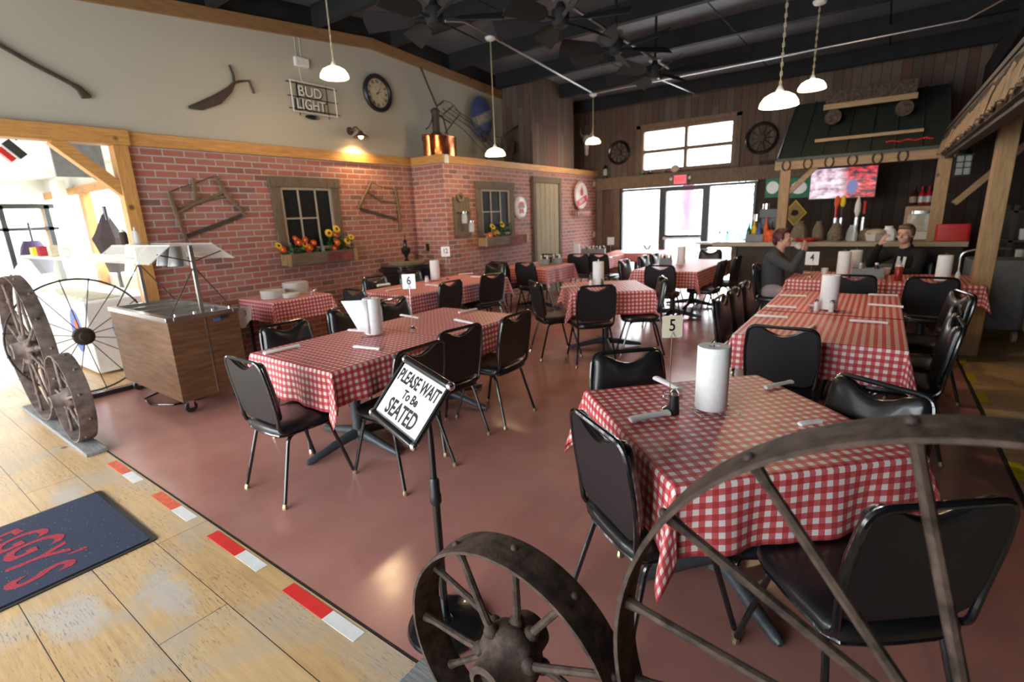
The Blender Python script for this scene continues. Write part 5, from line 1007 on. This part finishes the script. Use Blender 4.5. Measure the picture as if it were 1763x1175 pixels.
# shake eave and timber post at the right
t = thing('shake_eave', 'rough wooden shake eave running toward the upper right corner', 'roof edge', (0,0,0)); R = random.Random(4); y = 2.2
while y < 8.8:
    wd = R.uniform(.09,.14); a = .30+R.uniform(-.08,.08); M = basis((0,1,0),(math.sin(a),0,math.cos(a)),(math.cos(a),0,-math.sin(a)),(.50+R.uniform(-.01,.015),y+wd/2,2.16+R.uniform(-.012,.012)))
    MB(M).tube([(0,0,0),(R.uniform(-.01,.01),.12,-.008),(R.uniform(-.02,.02),.25,.0)], [wd*.40,wd*.44,wd*.36], 10, fa=.9, flat=.30).build('shake', 'shake', t, bevel=0); y += wd
y = 2.2
while y < 8.9:
    wd = R.uniform(.12,.2); M = basis((0,1,0),(math.sin(.75),0,math.cos(.75)),(math.cos(.75),0,-math.sin(.75)),(.53,y+wd/2,2.36+R.uniform(-.015,.02)))
    MB(M).bb(-wd/2+.003,wd/2-.003,0,.16+R.uniform(0,.03),-.012,.012).build('upper_shake', 'dark_tool', t); y += wd
MB().bb(.54,.57,2.2,8.8,2.15,2.42).build('backing_board', 'plywood_dark', t)
trim(.575, .66, 2.2, 8.9, 2.12, 2.20, 'plywood_dark'); trim(.82, .97, 6.84, 6.99, 0, 2.36, 'rough_pine_z', .008); trim(.62, 2.9, 6.86, 6.97, 2.30, 2.46, 'rough_pine')
trim(.55, 6.4, 2.2, 11.4, 2.46, 2.50, 'plywood_dark'); m = MB(); m.beam((.74,8.8,1.55),(1.35,8.9,2.25), .07, .08, (0,1,0)); _n[0] += 1; struct(m.build('trim_%d' % _n[0], 'rough_pine'))
t = thing('hanging_lantern', 'blue-grey square lantern hanging by the timber post', 'lantern', (.66, 7.6, 1.84)); MB().bb(-.075,.075,-.075,.075,0,.02).bb(-.08,.08,-.08,.08,.22,.235).build('base', 'black_metal', t); MB().bb(-.06,.06,-.06,.06,.02,.22).build('glass', 'display_glass', t)
m = MB(); 
for a in (-1,1):
    for b in (-1,1): m.bb(a*.068-.005,a*.068+.005,b*.068-.005,b*.068+.005,.02,.22)
for z in (.09,.15): m.bb(-.072,.072,-.073,-.067,z,z+.008).bb(-.073,-.067,-.072,.072,z,z+.008)
m.bb(-.004,.004,-.073,-.067,.02,.22); m.build('glazing_bars', 'black_metal', t); MB().lathe([(.08,.235),(.04,.29),(.035,.32),(.01,.34)], n=4).build('cap', 'black_metal', t); MB().tube([(0,0,.33),(0,0,.60)], .004, 6).build('hanger', 'black_metal', t)
# TV, flags, sign, shelf bottles on the back wall
YT = 10.4
a, b = ay(1398,293,YT), ay(1505,338,YT); t = thing('television', 'wall television showing a bright red and pink picture', 'television', ((a.x+b.x)/2, YT, (a.z+b.z)/2)); W, Hh = abs(b.x-a.x)/2, abs(a.z-b.z)/2
MB().bb(-W-.015,W+.015,.0,.05,-Hh-.02,Hh+.015).build('housing', 'frame_black', t, bevel=.005); MB().bb(-W,W,-.004,0,-Hh,Hh).build('screen', 'tv_picture', t); MB().bb(-.1,.1,.05,1.06,-.1,.1).build('wall_bracket', 'frame_black', t)
for k, (x0, x1, nm) in enumerate(((1319,1347,'left'),(1360,1397,'right'))):
    a, b = ay(x0,308,YF-.03), ay(x1,338,YF-.03); t = thing('green_banner', 'green and white banner %s of the bar roof post' % nm, 'banner', ((a.x+b.x)/2, YF-.02, (a.z+b.z)/2), 0, 'green banners'); W = abs(b.x-a.x)/2
    MB().bb(-W,W,-.004,.004,-.19,.19).build('cloth', simple('banner_green_%d' % k, (.03,.26,.12), .6), t); MB().prism([(W*.7*math.cos(q)-.03,.12*math.sin(q)) for q in [i*math.pi/6 for i in range(12)]], .0045, .006, basis((1,0,0),(0,0,1),(0,-1,0),(0,0,0))).build('emblem', 'ceramic', t)
p = ay(1368,367,YF-.05); t = thing('diamond_sign', 'yellow diamond sign on the boards behind the bar', 'sign', (p.x, YF-.02, p.z)); MB().prism([(-.21,0),(0,-.25),(.21,0),(0,.25)], 0, .006, basis((1,0,0),(0,0,1),(0,-1,0),(0,0,0))).build('plate', 'petal_yellow', t); MB().prism([(-.185,0),(0,-.22),(.185,0),(0,.22)], .006, .008, basis((1,0,0),(0,0,1),(0,-1,0),(0,0,0))).build('face', simple('faded_yellow', (.38,.28,.07), .6), t)
MB().prism([(-.07,-.03),(.0,-.06),(.07,-.02),(.05,.05),(-.04,.06)], .008, .0095, basis((1,0,0),(0,0,1),(0,-1,0),(0,0,0))).build('emblem', 'seed_brown', t)
a, b = ay(1563,353,YF-.1), ay(1612,352,YF-.1); tag(MB().bb(a.x,b.x+.1,YF-.16,YF,a.z-.03,a.z).build('bottle_shelf', 'plywood_dark'), 'small dark shelf of liquor bottles on the back wall', 'shelf')
for k, (px, mt, lb, cap) in enumerate(((1571,'label_cream','cream-labelled liquor bottle, leftmost on the shelf','amber'),(1585,'ceramic','red-capped bottle with a white label, second on the shelf','red_paint'),(1597,'ceramic','red-capped bottle with a white label, third on the shelf','red_paint'),(1610,'label_cream','cream-labelled liquor bottle, rightmost on the shelf','amber'))):
    p = ay(px,350,YF-.09); bottle(lb, (p.x, YF-.09, a.z), cap, .30, .05, 'liquor_bottle', 'liquor bottles on the shelf', mt)
# things on the counter
CZt = 1.071
def onbar(px, dy=.2): q = ay(px, 415, YB+dy); return Vector((q.x, YB+dy, CZt))
def blob(name, label, cat, px, w_, h, mat, dy=.2, sub=None, g=None):
    p = onbar(px, dy); t = thing(name, label, cat, p, 0, g); m = MB(); m.lathe([(w_*.9,0),(w_,h*.1),(w_*.95,h*.45),(w_*.7,h*.75),(w_*.45,h*.9),(w_*.5,h)], n=14)
    for v in m.v: s = 1+.12*math.sin(v.z*40+v.x*25+px)+.08*math.sin(v.y*60); v.x *= s; v.y *= s
    m.build('body', mat, t)
    if sub: MB().lathe([(w_*.4,h*.95),(w_*.42,h*1.12)], n=12).build('top', sub, t)
    return t
for px, w_, h, mt, nm, lb, ct, dy in ((1375,.11,.30,'burlap','burlap_sack','slumped burlap sack left of the taps on the bar','sack',.26),(1407,.08,.29,'burlap','burlap_sack','narrow burlap sack on the bar beside the red tray','sack',.27),(1437,.10,.26,'burlap','burlap_sack','burlap sack under the tap handles on the bar','sack',.30),(1488,.09,.17,'burlap','burlap_sack','low burlap sack right of the taps on the bar','sack',.3),(1465,.075,.23,'jar_glass','glass_pitcher','cloudy glass pitcher on the bar','pitcher',.12),(1528,.10,.20,'white_paper','cloth_bundle','white bundle on the bar beside the hooded person','cloth',.30)): blob(nm, lb, ct, px, w_, h, mt, dy)
t = thing('bread_basket', 'white tub heaped with pale food on the bar', 'tub', onbar(1506,.2)); MB().lathe([(.10,0),(.13,.11),(.12,.11)], n=4).build('tub', 'ceramic', t); MB().ell((0,0,.12),(.12,.10,.05)).build('food', 'label_cream', t)
tag(MB().lathe([(.12,0),(.15,.03),(.15,.05),(.12,.045)], n=24).build('red_tray', 'red_paint'), 'red dish on the bar in front of the sacks', 'dish').location = onbar(1388,.1)
for k, (px, mt, lb) in enumerate(((1434,'petal_orange','orange-topped beer tap handle'),(1444,'petal_yellow','yellow-topped beer tap handle'),(1470,'ceramic','white fish-shaped beer tap handle'),(1482,'red_paint','red beer tap handle with a white knob'))):
    p = onbar(px,.33); t = thing('beer_tap', lb, 'beer tap', p, 0, 'beer taps'); MB().cyl((0,0,0),(0,0,.33),.022).build('spout', 'chrome', t)
    if k < 2: MB().tube([(0,0,.33),(0,0,.5)], [.012,.02], 8).build('handle_stem', 'red_paint' if k == 0 else 'rust', t); MB().tube([(0,0,.49),(0,0,.53),(0,0,.62),(0,0,.65)], [.02,.035,.032,.015], 10).build('handle_top', mt, t)
    else: MB().tube([(0,0,.33),(0,0,.42),(0,0,.52),(0,0,.62)] if k == 2 else [(0,0,.38),(0,0,.42),(0,0,.54),(0,0,.56)], [.014,.04,.036,.012] if k == 2 else [.014,.018,.018,.03], 10).build('handle_top', mt, t)
for k, (px, h, r, mt, lb) in enumerate(((1288,.30,.035,'bottle_green','green bottle at the left end of the bar'),(1297,.34,.04,'petal_yellow','yellow bottle at the left end of the bar'),(1305,.28,.04,'blue_label','dark blue bottle in the cluster on the bar'),(1317,.38,.035,'petal_orange','tall orange bottle before the timber post'),(1327,.30,.035,'ink','black bottle beside the orange one on the bar'))): bottle(lb, onbar(px,.2+.03*(k % 2)), mt, h, r, 'bar_bottle', 'bottles at the left end of the bar')
p = onbar(1321,.25); t = thing('coffee_brewer', 'black and chrome brewing machine at the left end of the bar', 'machine', (p.x, YB+.33, CZt)); MB().bb(-.13,.13,-.08,.06,0,.05).bb(-.13,.13,0,.06,.05,.46).bb(-.15,.13,-.08,.06,.36,.50).build('body', 'frame_black', t, bevel=.006); MB().cyl((-.18,-.06,.32),(-.18,-.06,.42),.045).cyl((-.05,-.04,.50),(-.05,-.04,.58),.06).build('canisters', 'chrome', t)
tag(MB().lathe([(.08,0),(.09,.05),(.09,.12),(.05,.18)], n=16).build('orange_jug', 'petal_orange'), 'orange jug behind the seated person in grey', 'jug').location = onbar(1324,.08)
tag(MB().bb(-.13,.13,-.08,.08,0,.12).build('bar_caddy', 'grey_plastic', bevel=.006), 'dark grey caddy on the bar left of the person in grey', 'caddy').location = onbar(1300,.1)
for k, px in enumerate((1221,1233)): q = ay(px, 420, YB+.15); shaker(max(q.x, -2.17+.12*k), YB+.16, ('left','right')[k]+' glass sugar shaker at the left tip of the bar', 'jar_glass', .17, .035, CZt)
t = thing('glass_dispenser', 'big square glass jar with a metal tap on the bar', 'jar', (.43, YB+.24, CZt)); MB().prism(rrect(.28,.22,.05), 0, .36).build('jar', 'display_glass', t, bevel=.015); MB().prism(rrect(.20,.16,.04), .36, .40).build('lid', 'steel', t); MB().prism(rrect(.24,.18,.04), .02, .12).build('contents', 'ceramic', t); tag(MB().bb(.26,.60,YB+.395,YB+.42,CZt,CZt+.46).build('chalk_board', 'rough_pine', bevel=.004), 'small wood-framed board behind the square glass jar', 'board')
# grey trolley, red crate, dark kitchen beyond the post
t = thing('grey_trolley', 'grey wheeled bin trolley with a tubular handle beyond the timber post', 'trolley', (1.15, 8.0, 0)); MB().prism(rrect(.55,.5,.08), .14, .92).build('bin', 'grey_plastic', t, bevel=.01); MB().tube([(.30,-.26,.14),(.30,-.26,.95)], .022).build('corner_tube', 'label_cream', t); MB().tube(rc([(-.33,-.2,.2),(-.36,-.24,1.0),(-.2,-.24,1.05),(.05,-.24,1.05)], .06), .014).build('handle', 'steel', t)
for x in (-.22,.22): MB().cyl((x-.02,-.2,.06),(x+.02,-.2,.06),.06).build('wheel', 'label_cream', t)
tag(MB().prism(rrect(.36,.28,.04), 0, .22).build('red_crate', 'red_paint', bevel=.008), 'red crate on the bar end by the timber post', 'crate').location = (.78, YB+.2, CZt)
t = thing('kitchen_rack', 'dark steel rack with rows of stacked glasses in the shaded back area', 'rack', (2.5, 9.6, 0)); m = MB()
for z in (.35,.75,1.02,1.4): m.bb(-1.1,1.3,-.3,.3,z,z+.03)
for x in (-1.1,1.27): m.bb(x,x+.04,-.3,-.26,0,1.5).bb(x,x+.04,.26,.3,0,1.5)
m.bb(-1.06,1.27,.26,.3,.0,1.4); m.build('shelves', 'plywood_dark', t); k = 0
for z in (.78,1.05):
    for i in range(11): tag(MB().lathe([(.04,0),(.045,.02),(.05,.14),(.04,.145)], n=10).build('drinking_glass', 'ceramic'), 'upturned glass on the dim rack, %s row, %s from the left' % (('lower','upper')[z > 1], ('first','second','third','fourth','fifth','sixth','seventh','eighth','ninth','tenth','last')[i]), 'glass', 'glasses on the dim rack').location = (1.55+.12*i, 9.42, z); k += 1
t = thing('warming_machine', 'dark machine with a glowing red light in the shaded back area', 'machine', (2.2, 9.6, 1.43)); MB().bb(-.6,.7,-.28,.28,0,.28).build('housing', 'frame_black', t, bevel=.01); MB().bb(-.45,-.1,-.29,-.28,.14,.22).build('display', 'grey_plastic', t); MB().bb(-.25,-.14,-.292,-.28,.06,.09).build('light', 'led_red', t)
tag(MB().prism(rrect(1.0,.4,.05), 0, .04).build('paper_stack', 'ceramic', bevel=.004), 'white stack on the low ledge before the right-hand entry window', 'papers').location = (-2.6, 11.0, .90); plate('trim_90', -3.0, -1.9, 10.8, 11.25, .84, .90, 'plywood_dark')
tag(MB().bb(-1.0,.1,8.55,8.72,.0,.78).build('storage_tote', 'grey_plastic', bevel=.02), 'olive-grey tote on the floor below the bar', 'tote').location = (.55,.0,0)
# ================================================================== LEFT ROOM
t = thing('display_freezer', 'white ice cream display case with a glass top and blue logo', 'display case', (-8.25, 2.05, 0))
MB().bb(-2.6,1.15,-.40,.40,.03,.86).build('cabinet', 'white_plastic', t, bevel=.02); m = MB(); m.add([(-2.6,-.40,.87),(1.15,-.40,.87),(1.15,.40,.87),(-2.6,.40,.87),(-2.6,-.12,1.28),(1.15,-.12,1.28),(1.15,.40,1.28),(-2.6,.40,1.28)], [(0,1,5,4),(4,5,6,7),(1,2,6,5),(0,4,7,3)]); o = m.build('glass_top', 'display_glass', t)
MB().bb(-2.62,1.17,-.14,.42,1.28,1.31).build('top_shelf', 'white_plastic', t, bevel=.004); m = MB(); 
for k in range(10): m.bb(-1.05+.21*k,-.88+.21*k,-.30,.0,.86,.875)
m.build('food_pans', 'label_cream', t)
m = MB(); D = basis((0,1,0),(0,0,1),(1,0,0),(1.156,-.02,.52)); m.prism([(.16*math.cos(k*math.pi/10)+.0,.24*math.sin(k*math.pi/10)) for k in range(20)], 0, .002, D); m.build('logo', simple('logo_blue', (.16,.38,.75), .5), t)
D = basis((1,0,0),(0,0,1),(0,-1,0),(.72,-.402,.50)); MB().prism([(.2*math.cos(k*math.pi/10),.26*math.sin(k*math.pi/10)) for k in range(20)], .001, .003, D).build('logo', 'blue_label', t); MB(D).ell((.02,0,.003),(.06,.15,.004)).build('logo_figure', 'petal_orange', t)
for k, (px, h, mt, lb, nm) in enumerate(((66,.12,'petal_yellow','small colourful box on the display case, left','sweets_box'),(78,.14,'mat_red','small red box on the display case, middle','sweets_box'),(97,.15,'label_cream','cream card box on the display case','sweets_box'),(117,.13,'white_plastic','white card box on the display case, right','sweets_box'))):
    p = ay(px, 450, 2.0); tag(MB().bb(-.08,.08,-.05,.05,0,h).build(nm, mt, bevel=.003), lb, 'box', 'boxes on the display case').location = (p.x, 2.0, 1.312)
p = ay(110, 445, 2.15); t = thing('coat_rack', 'dark gauzy garment hanging on a stand over the display case', 'coat rack', (p.x+.05, 2.75, 0)); MB().cyl((0,0,0),(0,0,2.0),.03).build('pole', 'black_metal', t); m = MB(); m.lathe([(.02,1.9),(.05,1.86),(.16,1.62),(.22,1.52),(.16,1.3),(.10,1.0)], (-.05,0,0), 7); m.build('umbrella', simple('sheer_dark', (.045,.03,.033), .8), t)
p = ay(58, 430, 3.0); t = thing('purple_coat', 'purple and black coat on a stand at the left', 'coat', (p.x, 3.0, 0)); MB().cyl((.1,0,0),(.1,0,1.9),.025).build('stand', 'frame_black', t); m = MB(); m.lathe([(.25,.75),(.3,1.0),(.22,1.35),(.15,1.5)], n=11); m.build('coat', simple('coat_purple', (.05,.03,.09), .8), t)
t = thing('hanging_board', 'flat dark grey board hung under the white ceiling', 'board', (-7.6, 2.07, 2.24)); MB().bb(-.02,.02,-.25,.22,0,.37).build('board', 'grey_paint', t); MB().tube([(0,-.2,.3),(0,-.2,.62)], .004).tube([(0,.2,.3),(0,.2,.62)], .004).build('hangers', 'steel', t)
p = ax(28, 258, -8); t = thing('ceiling_heater', 'red and black unit hung from the ceiling at the left edge', 'heater', (-8, p.y, p.z)); MB().box((0,-.02,0),(.10,.09,.20), Euler((.7,0,0)).to_matrix()).build('body', 'frame_black', t); MB().box((0,-.10,-.06),(.11,.06,.16), Euler((.7,0,0)).to_matrix()).build('red_face', 'red_paint', t); MB().tube([(0,.02,.1),(0,.02,2.86-p.z)], .01).build('bracket', 'frame_black', t)
t = thing('window_sign', 'red and white EXIT sign above the left room glazing', 'exit sign', (-15.9, 1.75, 2.33)); MB().bb(-.03,.03,-.25,.35,-.12,.12).build('housing', 'white_plastic', t); MB().bb(.03,.035,-.23,.33,-.10,.10).build('face', 'exit_red', t); text('lettering', 'EXIT', .17, 'white_plastic', basis((0,1,0),(0,0,1),(1,0,0),(.036,.05,0)), t, .001)
t = text('window_lettering', 'Lif', .55, 'petal_red', basis((0,1,0),(0,0,1),(1,0,0),(-16.22,1.95,1.42)), None, .002); t['kind'] = 'structure'
for k, (x, y, z, r) in enumerate(((-12.6,4.6,.55,.5),(-13.6,4.9,.8,.5),(-11.2,5.2,.4,.4))): t = thing('shrub', ('light green shrub outside the left room window, nearest','taller green shrub outside the left room window','low shrub outside the left room window at the right')[k], 'shrub', (x,y,-.12), 0, 'shrubs outside'); m = MB(); R = random.Random(k)
if True:
    for k, t in enumerate([o for o in bpy.data.objects if o.name.startswith('shrub')]):
        R = random.Random(k); m = MB(); h = 1.3+.3*k; t.location.x = (-12.4,-14.2,-10.8)[k]
        for _ in range(500): M = xf((R.gauss(0,.28),R.gauss(0,.28),h*.45+R.random()*h*.75), R.uniform(0,6), R.uniform(-1,1), R.uniform(-1,1)); m.add([M @ Vector(p) for p in ((0,-.07,0),(.03,0,0),(0,.07,0),(-.03,0,0))], [(0,1,2,3)])
        f = m.build('foliage', simple('leaf_pale_%d' % k, (.12,.32,.08), .6), t); MB().cyl((0,0,0),(0,0,h*.6),.03).build('stem', 'tool_wood', t)
# ================================================================== OUTSIDE THE ENTRY
t = thing('patio_umbrella', 'closed pink patio umbrella outside the glass door', 'umbrella', (-4.62, 15.2, -.12)); MB().cyl((0,0,0),(0,0,2.9),.03).build('pole', 'ceramic', t); MB().lathe([(.03,2.9),(.14,2.6),(.20,1.9),(.10,1.55),(.22,1.2),(.16,1.15)], n=10).build('canopy', simple('canopy_pink', (.85,.10,.35), .7), t)
t = thing('parked_car', 'pale blue car parked outside, seen through the right entry pane', 'car', (-2.6, 21, -.12)); m = MB(); m.prism([(-2.1,.3),(2.1,.3),(2.15,.8),(1.3,.95),(.7,1.45),(-.9,1.45),(-1.5,.95),(-2.1,.85)], -.85, .85, basis((1,0,0),(0,0,1),(0,-1,0),(0,0,0))); m.build('body', simple('car_blue', (.10,.28,.35), .3), t, bevel=.05); m = MB(); m.prism([(-.8,.98),(1.1,.98),(.65,1.38),(-.8,1.38)], -.86, .86, basis((1,0,0),(0,0,1),(0,-1,0),(0,0,0))).build('windows', 'glass_dark', t)
for x in (-1.3,1.35): MB().cyl((x,-.88,.32),(x,.88,.32),.32).build('wheel', 'ink', t)
t = thing('picnic_table', 'dark picnic table outside the left entry pane', 'table', (-6.6, 15.5, -.12)); MB().bb(-.9,.9,-.4,.4,.72,.78).build('table_top', 'grey_paint', t); MB().bb(-.9,.9,-.85,-.6,.42,.47).bb(-.9,.9,.6,.85,.42,.47).build('benches', 'plywood_dark', t); MB().beam((-.7,-.7,0),(-.7,.3,.72),.06,.08).beam((-.7,.7,0),(-.7,-.3,.72),.06,.08).beam((.7,-.7,0),(.7,.3,.72),.06,.08).beam((.7,.7,0),(.7,-.3,.72),.06,.08).build('frame', 'plywood_dark', t)
t = thing('tree', 'small tree outside the right entry pane', 'tree', (-3.6, 24, -.12)); MB().tube([(0,0,0),(.05,0,1.6),(.1,0,3)], [.12,.1,.05]).build('trunk', 'tool_wood', t); R = random.Random(3); m = MB()
for _ in range(1500): M = xf((R.gauss(0,.7),R.gauss(0,.7),2.4+R.gauss(0,.6)), R.uniform(0,6), R.uniform(-1,1), R.uniform(-1,1)); m.add([M @ Vector(p) for p in ((0,-.10,0),(.05,0,0),(0,.10,0),(-.05,0,0))], [(0,1,2,3)])
m.build('crown', simple('leaf_grey', (.10,.16,.10), .7), t)
# ================================================================== PEOPLE
def cap(m, a, b, ra, rb, n=14):
    a, b = Vector(a), Vector(b); m.tube([a*(1-k)+b*k for k in (0,.25,.5,.75,1)], [ra+(rb-ra)*k for k in (0,.25,.5,.75,1)], n); m.ell(a, (ra,)*3, n, 8); m.ell(b, (rb,)*3, n, 8)
def fuse(m, name, mat, parent, vox, sm=3):
    o = m.build(name, mat, None); r = o.modifiers.new('r', 'REMESH'); r.mode = 'VOXEL'; r.voxel_size = vox; r.use_smooth_shade = True
    s = o.modifiers.new('s', 'SMOOTH'); s.iterations = sm; s.factor = .5
    dg = bpy.context.evaluated_depsgraph_get(); dg.update(); me = bpy.data.meshes.new_from_object(o.evaluated_get(dg)); old = o.data; o.modifiers.clear(); o.data = me; bpy.data.meshes.remove(old)
    me.polygons.foreach_set('use_smooth', [True]*len(me.polygons)); o.parent = parent; return o
def hand(m, w, d, palm, side, curl=.6):
    "w wrist, d finger direction, palm normal, side = thumb side direction"
    w, d, palm, side = Vector(w), Vector(d).normalized(), Vector(palm).normalized(), Vector(side).normalized()
    for k in range(5): q = w+d*(.02+.014*k); [m.ell(q+side*s, (.014,.014,.014), 8, 6) for s in (-.028,-.01,.01,.028)]
    for k, s in enumerate((-.030,-.011,.010,.030)):
        L = (.060,.074,.078,.070)[k]; p = w+d*.085+side*s; dd = d.copy()
        for j in range(3): dd = (dd*math.cos(curl*(.4+.4*j))+palm*math.sin(curl*(.4+.4*j))).normalized(); q = p+dd*L*(.45,.32,.25)[j]; cap(m, p, q, .0095-.001*j, .0088-.001*j, 8); p = q
    p = w+d*.03+side*.035; q = p+(side*.7+d*.6+palm*.4).normalized()*.035; cap(m, p, q, .012, .010, 8); cap(m, q, q+(d*.8+palm*.5).normalized()*.03, .010, .008, 8)
def headm(m, c, R):
    "skull, jaw, nose, ears, lips; R rotates so +y is the face direction"
    def P(x, y, z): return Vector(c)+R @ Vector((x, y, z))
    def E(x, y, z, a, b, d): m.ell(P(x,y,z), (a,b,d), 16, 10, R)
    E(0,-.012,.035,.077,.096,.088); E(0,.022,-.035,.060,.068,.070); E(0,.052,-.075,.036,.034,.028); E(0,.075,.035,.055,.018,.018)
    E(0,.096,-.006,.011,.018,.022); E(0,.108,-.018,.014,.013,.010); E(.045,.062,-.018,.022,.02,.02); E(-.045,.062,-.018,.022,.02,.02); E(0,.084,-.048,.022,.010,.006); E(0,.082,-.057,.020,.011,.007)
    for s in (-1,1): E(s*.078,-.008,.0,.009,.020,.030)
    cap(m, P(0,-.02,-.05), P(0,-.045,-.16), .052, .058)
def eyes(c, R, parent):
    m = MB(); k = MB()
    for s in (-1,1): m.ell(Vector(c)+R @ Vector((s*.031,.076,.008)), (.013,.012,.009), 10, 6, R); k.ell(Vector(c)+R @ Vector((s*.031,.087,.008)), (.006,.003,.006), 8, 5, R)
    e = m.build('eyes', 'ceramic', parent); k.build('irises', 'ink', e); b = MB()
    for s in (-1,1): b.tube([Vector(c)+R @ Vector((s*x,.088-abs(x-.03)*.4,z)) for x, z in ((.014,.028),(.03,.032),(.048,.026))], [.003,.004,.002], 6)
    b.build('eyebrows', 'seed_brown', parent)
def person(label, loc, rz, headrot, Lh, Rh, hair, top, legs, hm):
    t = thing('person', label, 'person', loc, rz, None); m = MB(); hp = Vector((0,-.05,.56)); sh = .19; HR = Euler(headrot).to_matrix(); hc = Vector((0,.03,1.225)); nk = Vector((0,.0,1.06))
    headm(m, hc, HR); cap(m, (0,-.05,.56), (0,-.06,.78), .125, .12); cap(m, (0,-.06,.78), (0,-.04,.98), .12, .10); cap(m, (-.13,-.03,1.0), (.13,-.03,1.0), .06, .06); cap(m, (0,-.02,1.02), (0,.0,1.10), .062, .055)
    A = {}
    for s, (el, wr, hd, pl) in ((-1, Lh), (1, Rh)):
        S = Vector((s*sh,-.03,.99)); el, wr = Vector(el), Vector(wr); cap(m, S, el, .052, .040); cap(m, el, wr, .040, .027); hand(m, wr, hd, pl, (Vector(hd).cross(Vector(pl)))*(-s), .9); A[s] = (S, el, wr)
        K = Vector((s*.13,.42,.50)); F_ = Vector((s*.13,.36,.08)); cap(m, (s*.09,0,.54), K, .082, .058); cap(m, K, F_, .055, .036); cap(m, F_+Vector((0,-.04,-.04)), F_+Vector((0,.16,-.052)), .034, .026)
    fuse(m, 'body', 'skin', t, .0085, 4)
    m = MB(); cap(m, (0,-.05,.57), (0,-.06,.80), .155, .145); cap(m, (0,-.06,.78), (0,-.045,.97), .145, .125); cap(m, (-.14,-.035,1.0), (.14,-.035,1.0), .078, .078); cap(m, (0,-.03,1.04), (0,-.03,1.06), .085, .075)
    for s in (-1,1): S, el, wr = A[s]; cap(m, S, el, .070, .055); cap(m, el, wr-(wr-el).normalized()*.02, .055, .040)
    fuse(m, 'sweater' if top == 'sweater_grey' else 'hoodie', top, t, .012, 5)
    m = MB(); cap(m, (-.07,-.04,.555), (.07,-.04,.555), .135, .135)
    for s in (-1,1): cap(m, (s*.09,0,.545), (s*.13,.42,.505), .098, .072); cap(m, (s*.13,.42,.50), (s*.13,.365,.14), .070, .052)
    fuse(m, 'trousers', legs, t, .012, 4)
    m = MB()
    for s in (-1,1): cap(m, (s*.13,.32,.042), (s*.13,.52,.036), .042, .034)
    for v in m.v: v.z = max(.002, v.z)
    m.build('shoes', 'ink', t); eyes(hc, HR, t)
    m = MB(); hm(m, hc, HR); fuse(m, 'hair', hair, t, .008, 2); return t
def short_hair(m, c, R):
    for x, y, z, a, b, d in ((0,-.03,.055,.086,.095,.088),(0,.03,.10,.070,.055,.035),(0,-.085,.0,.065,.040,.075),(.07,-.02,.03,.02,.05,.055),(-.07,-.02,.03,.02,.05,.055)): m.ell(Vector(c)+R @ Vector((x,y,z)), (a,b,d), 16, 10, R)
def tied_hair(m, c, R):
    short_hair(m, c, R); m.ell(Vector(c)+R @ Vector((0,-.125,.03)), (.04,.04,.05), 12, 8, R); cap(m, Vector(c)+R @ Vector((0,-.14,.02)), Vector(c)+R @ Vector((0,-.15,-.15)), .04, .02)
person('seated person in dark grey sweater, short dark red hair, holding a white cup', (-1.02,7.28,-.03), facing(1,.05), (.12,0,-.1), ((-.24,.16,.84),(-.06,.30,.80),(.3,1,0),(0,0,-1)), ((.26,.18,.88),(.10,.27,1.08),(-.35,.3,1),(-.6,-.6,0)), 'hair_red', 'sweater_grey', 'trouser_light', short_hair)
pp = person('seated person in black hoodie, tied-back brown hair, hand at the chin', (.28,7.98,-.03), facing(-.62,-.78), (0,0,.25), ((-.27,.14,.80),(-.12,.38,.80),(.8,.6,0),(0,0,-1)), ((.27,.20,.86),(.14,.24,1.12),(-.5,.0,1),(-.5,-.7,0)), 'hair_blond', 'hoodie_black', 'trouser_dark', tied_hair)
for x in (-.075,.0): MB(xf((x,.088,.90), 0, 0, -.12)).bb(-.018,.018,-.002,.004,-.07,.07).build('hoodie_stripe', 'white_paper', pp)
t = thing('coffee_cup', 'white cup held at the lips by the person in the grey sweater', 'cup', (-.80,7.22,1.105), 0); MB(xf((0,0,0),0,0,-.7)).lathe([(.022,-.03),(.034,.0),(.040,.04),(.037,.04),(.028,0)], n=20).build('body', 'ceramic', t)
for k, (x, y, lb) in enumerate(((-.50,7.30,'white cup on the table before the person in the grey sweater'),(.06,7.35,'white cup on the table between the seated people'),(.12,7.50,'white cup nearest the person in the black hoodie'))):
    tag(MB().lathe([(.025,0),(.036,.03),(.040,.085),(.037,.085),(.03,.03)], n=18).build('coffee_cup', 'ceramic'), lb, 'cup', 'coffee cups').location = (x,y,TZ)
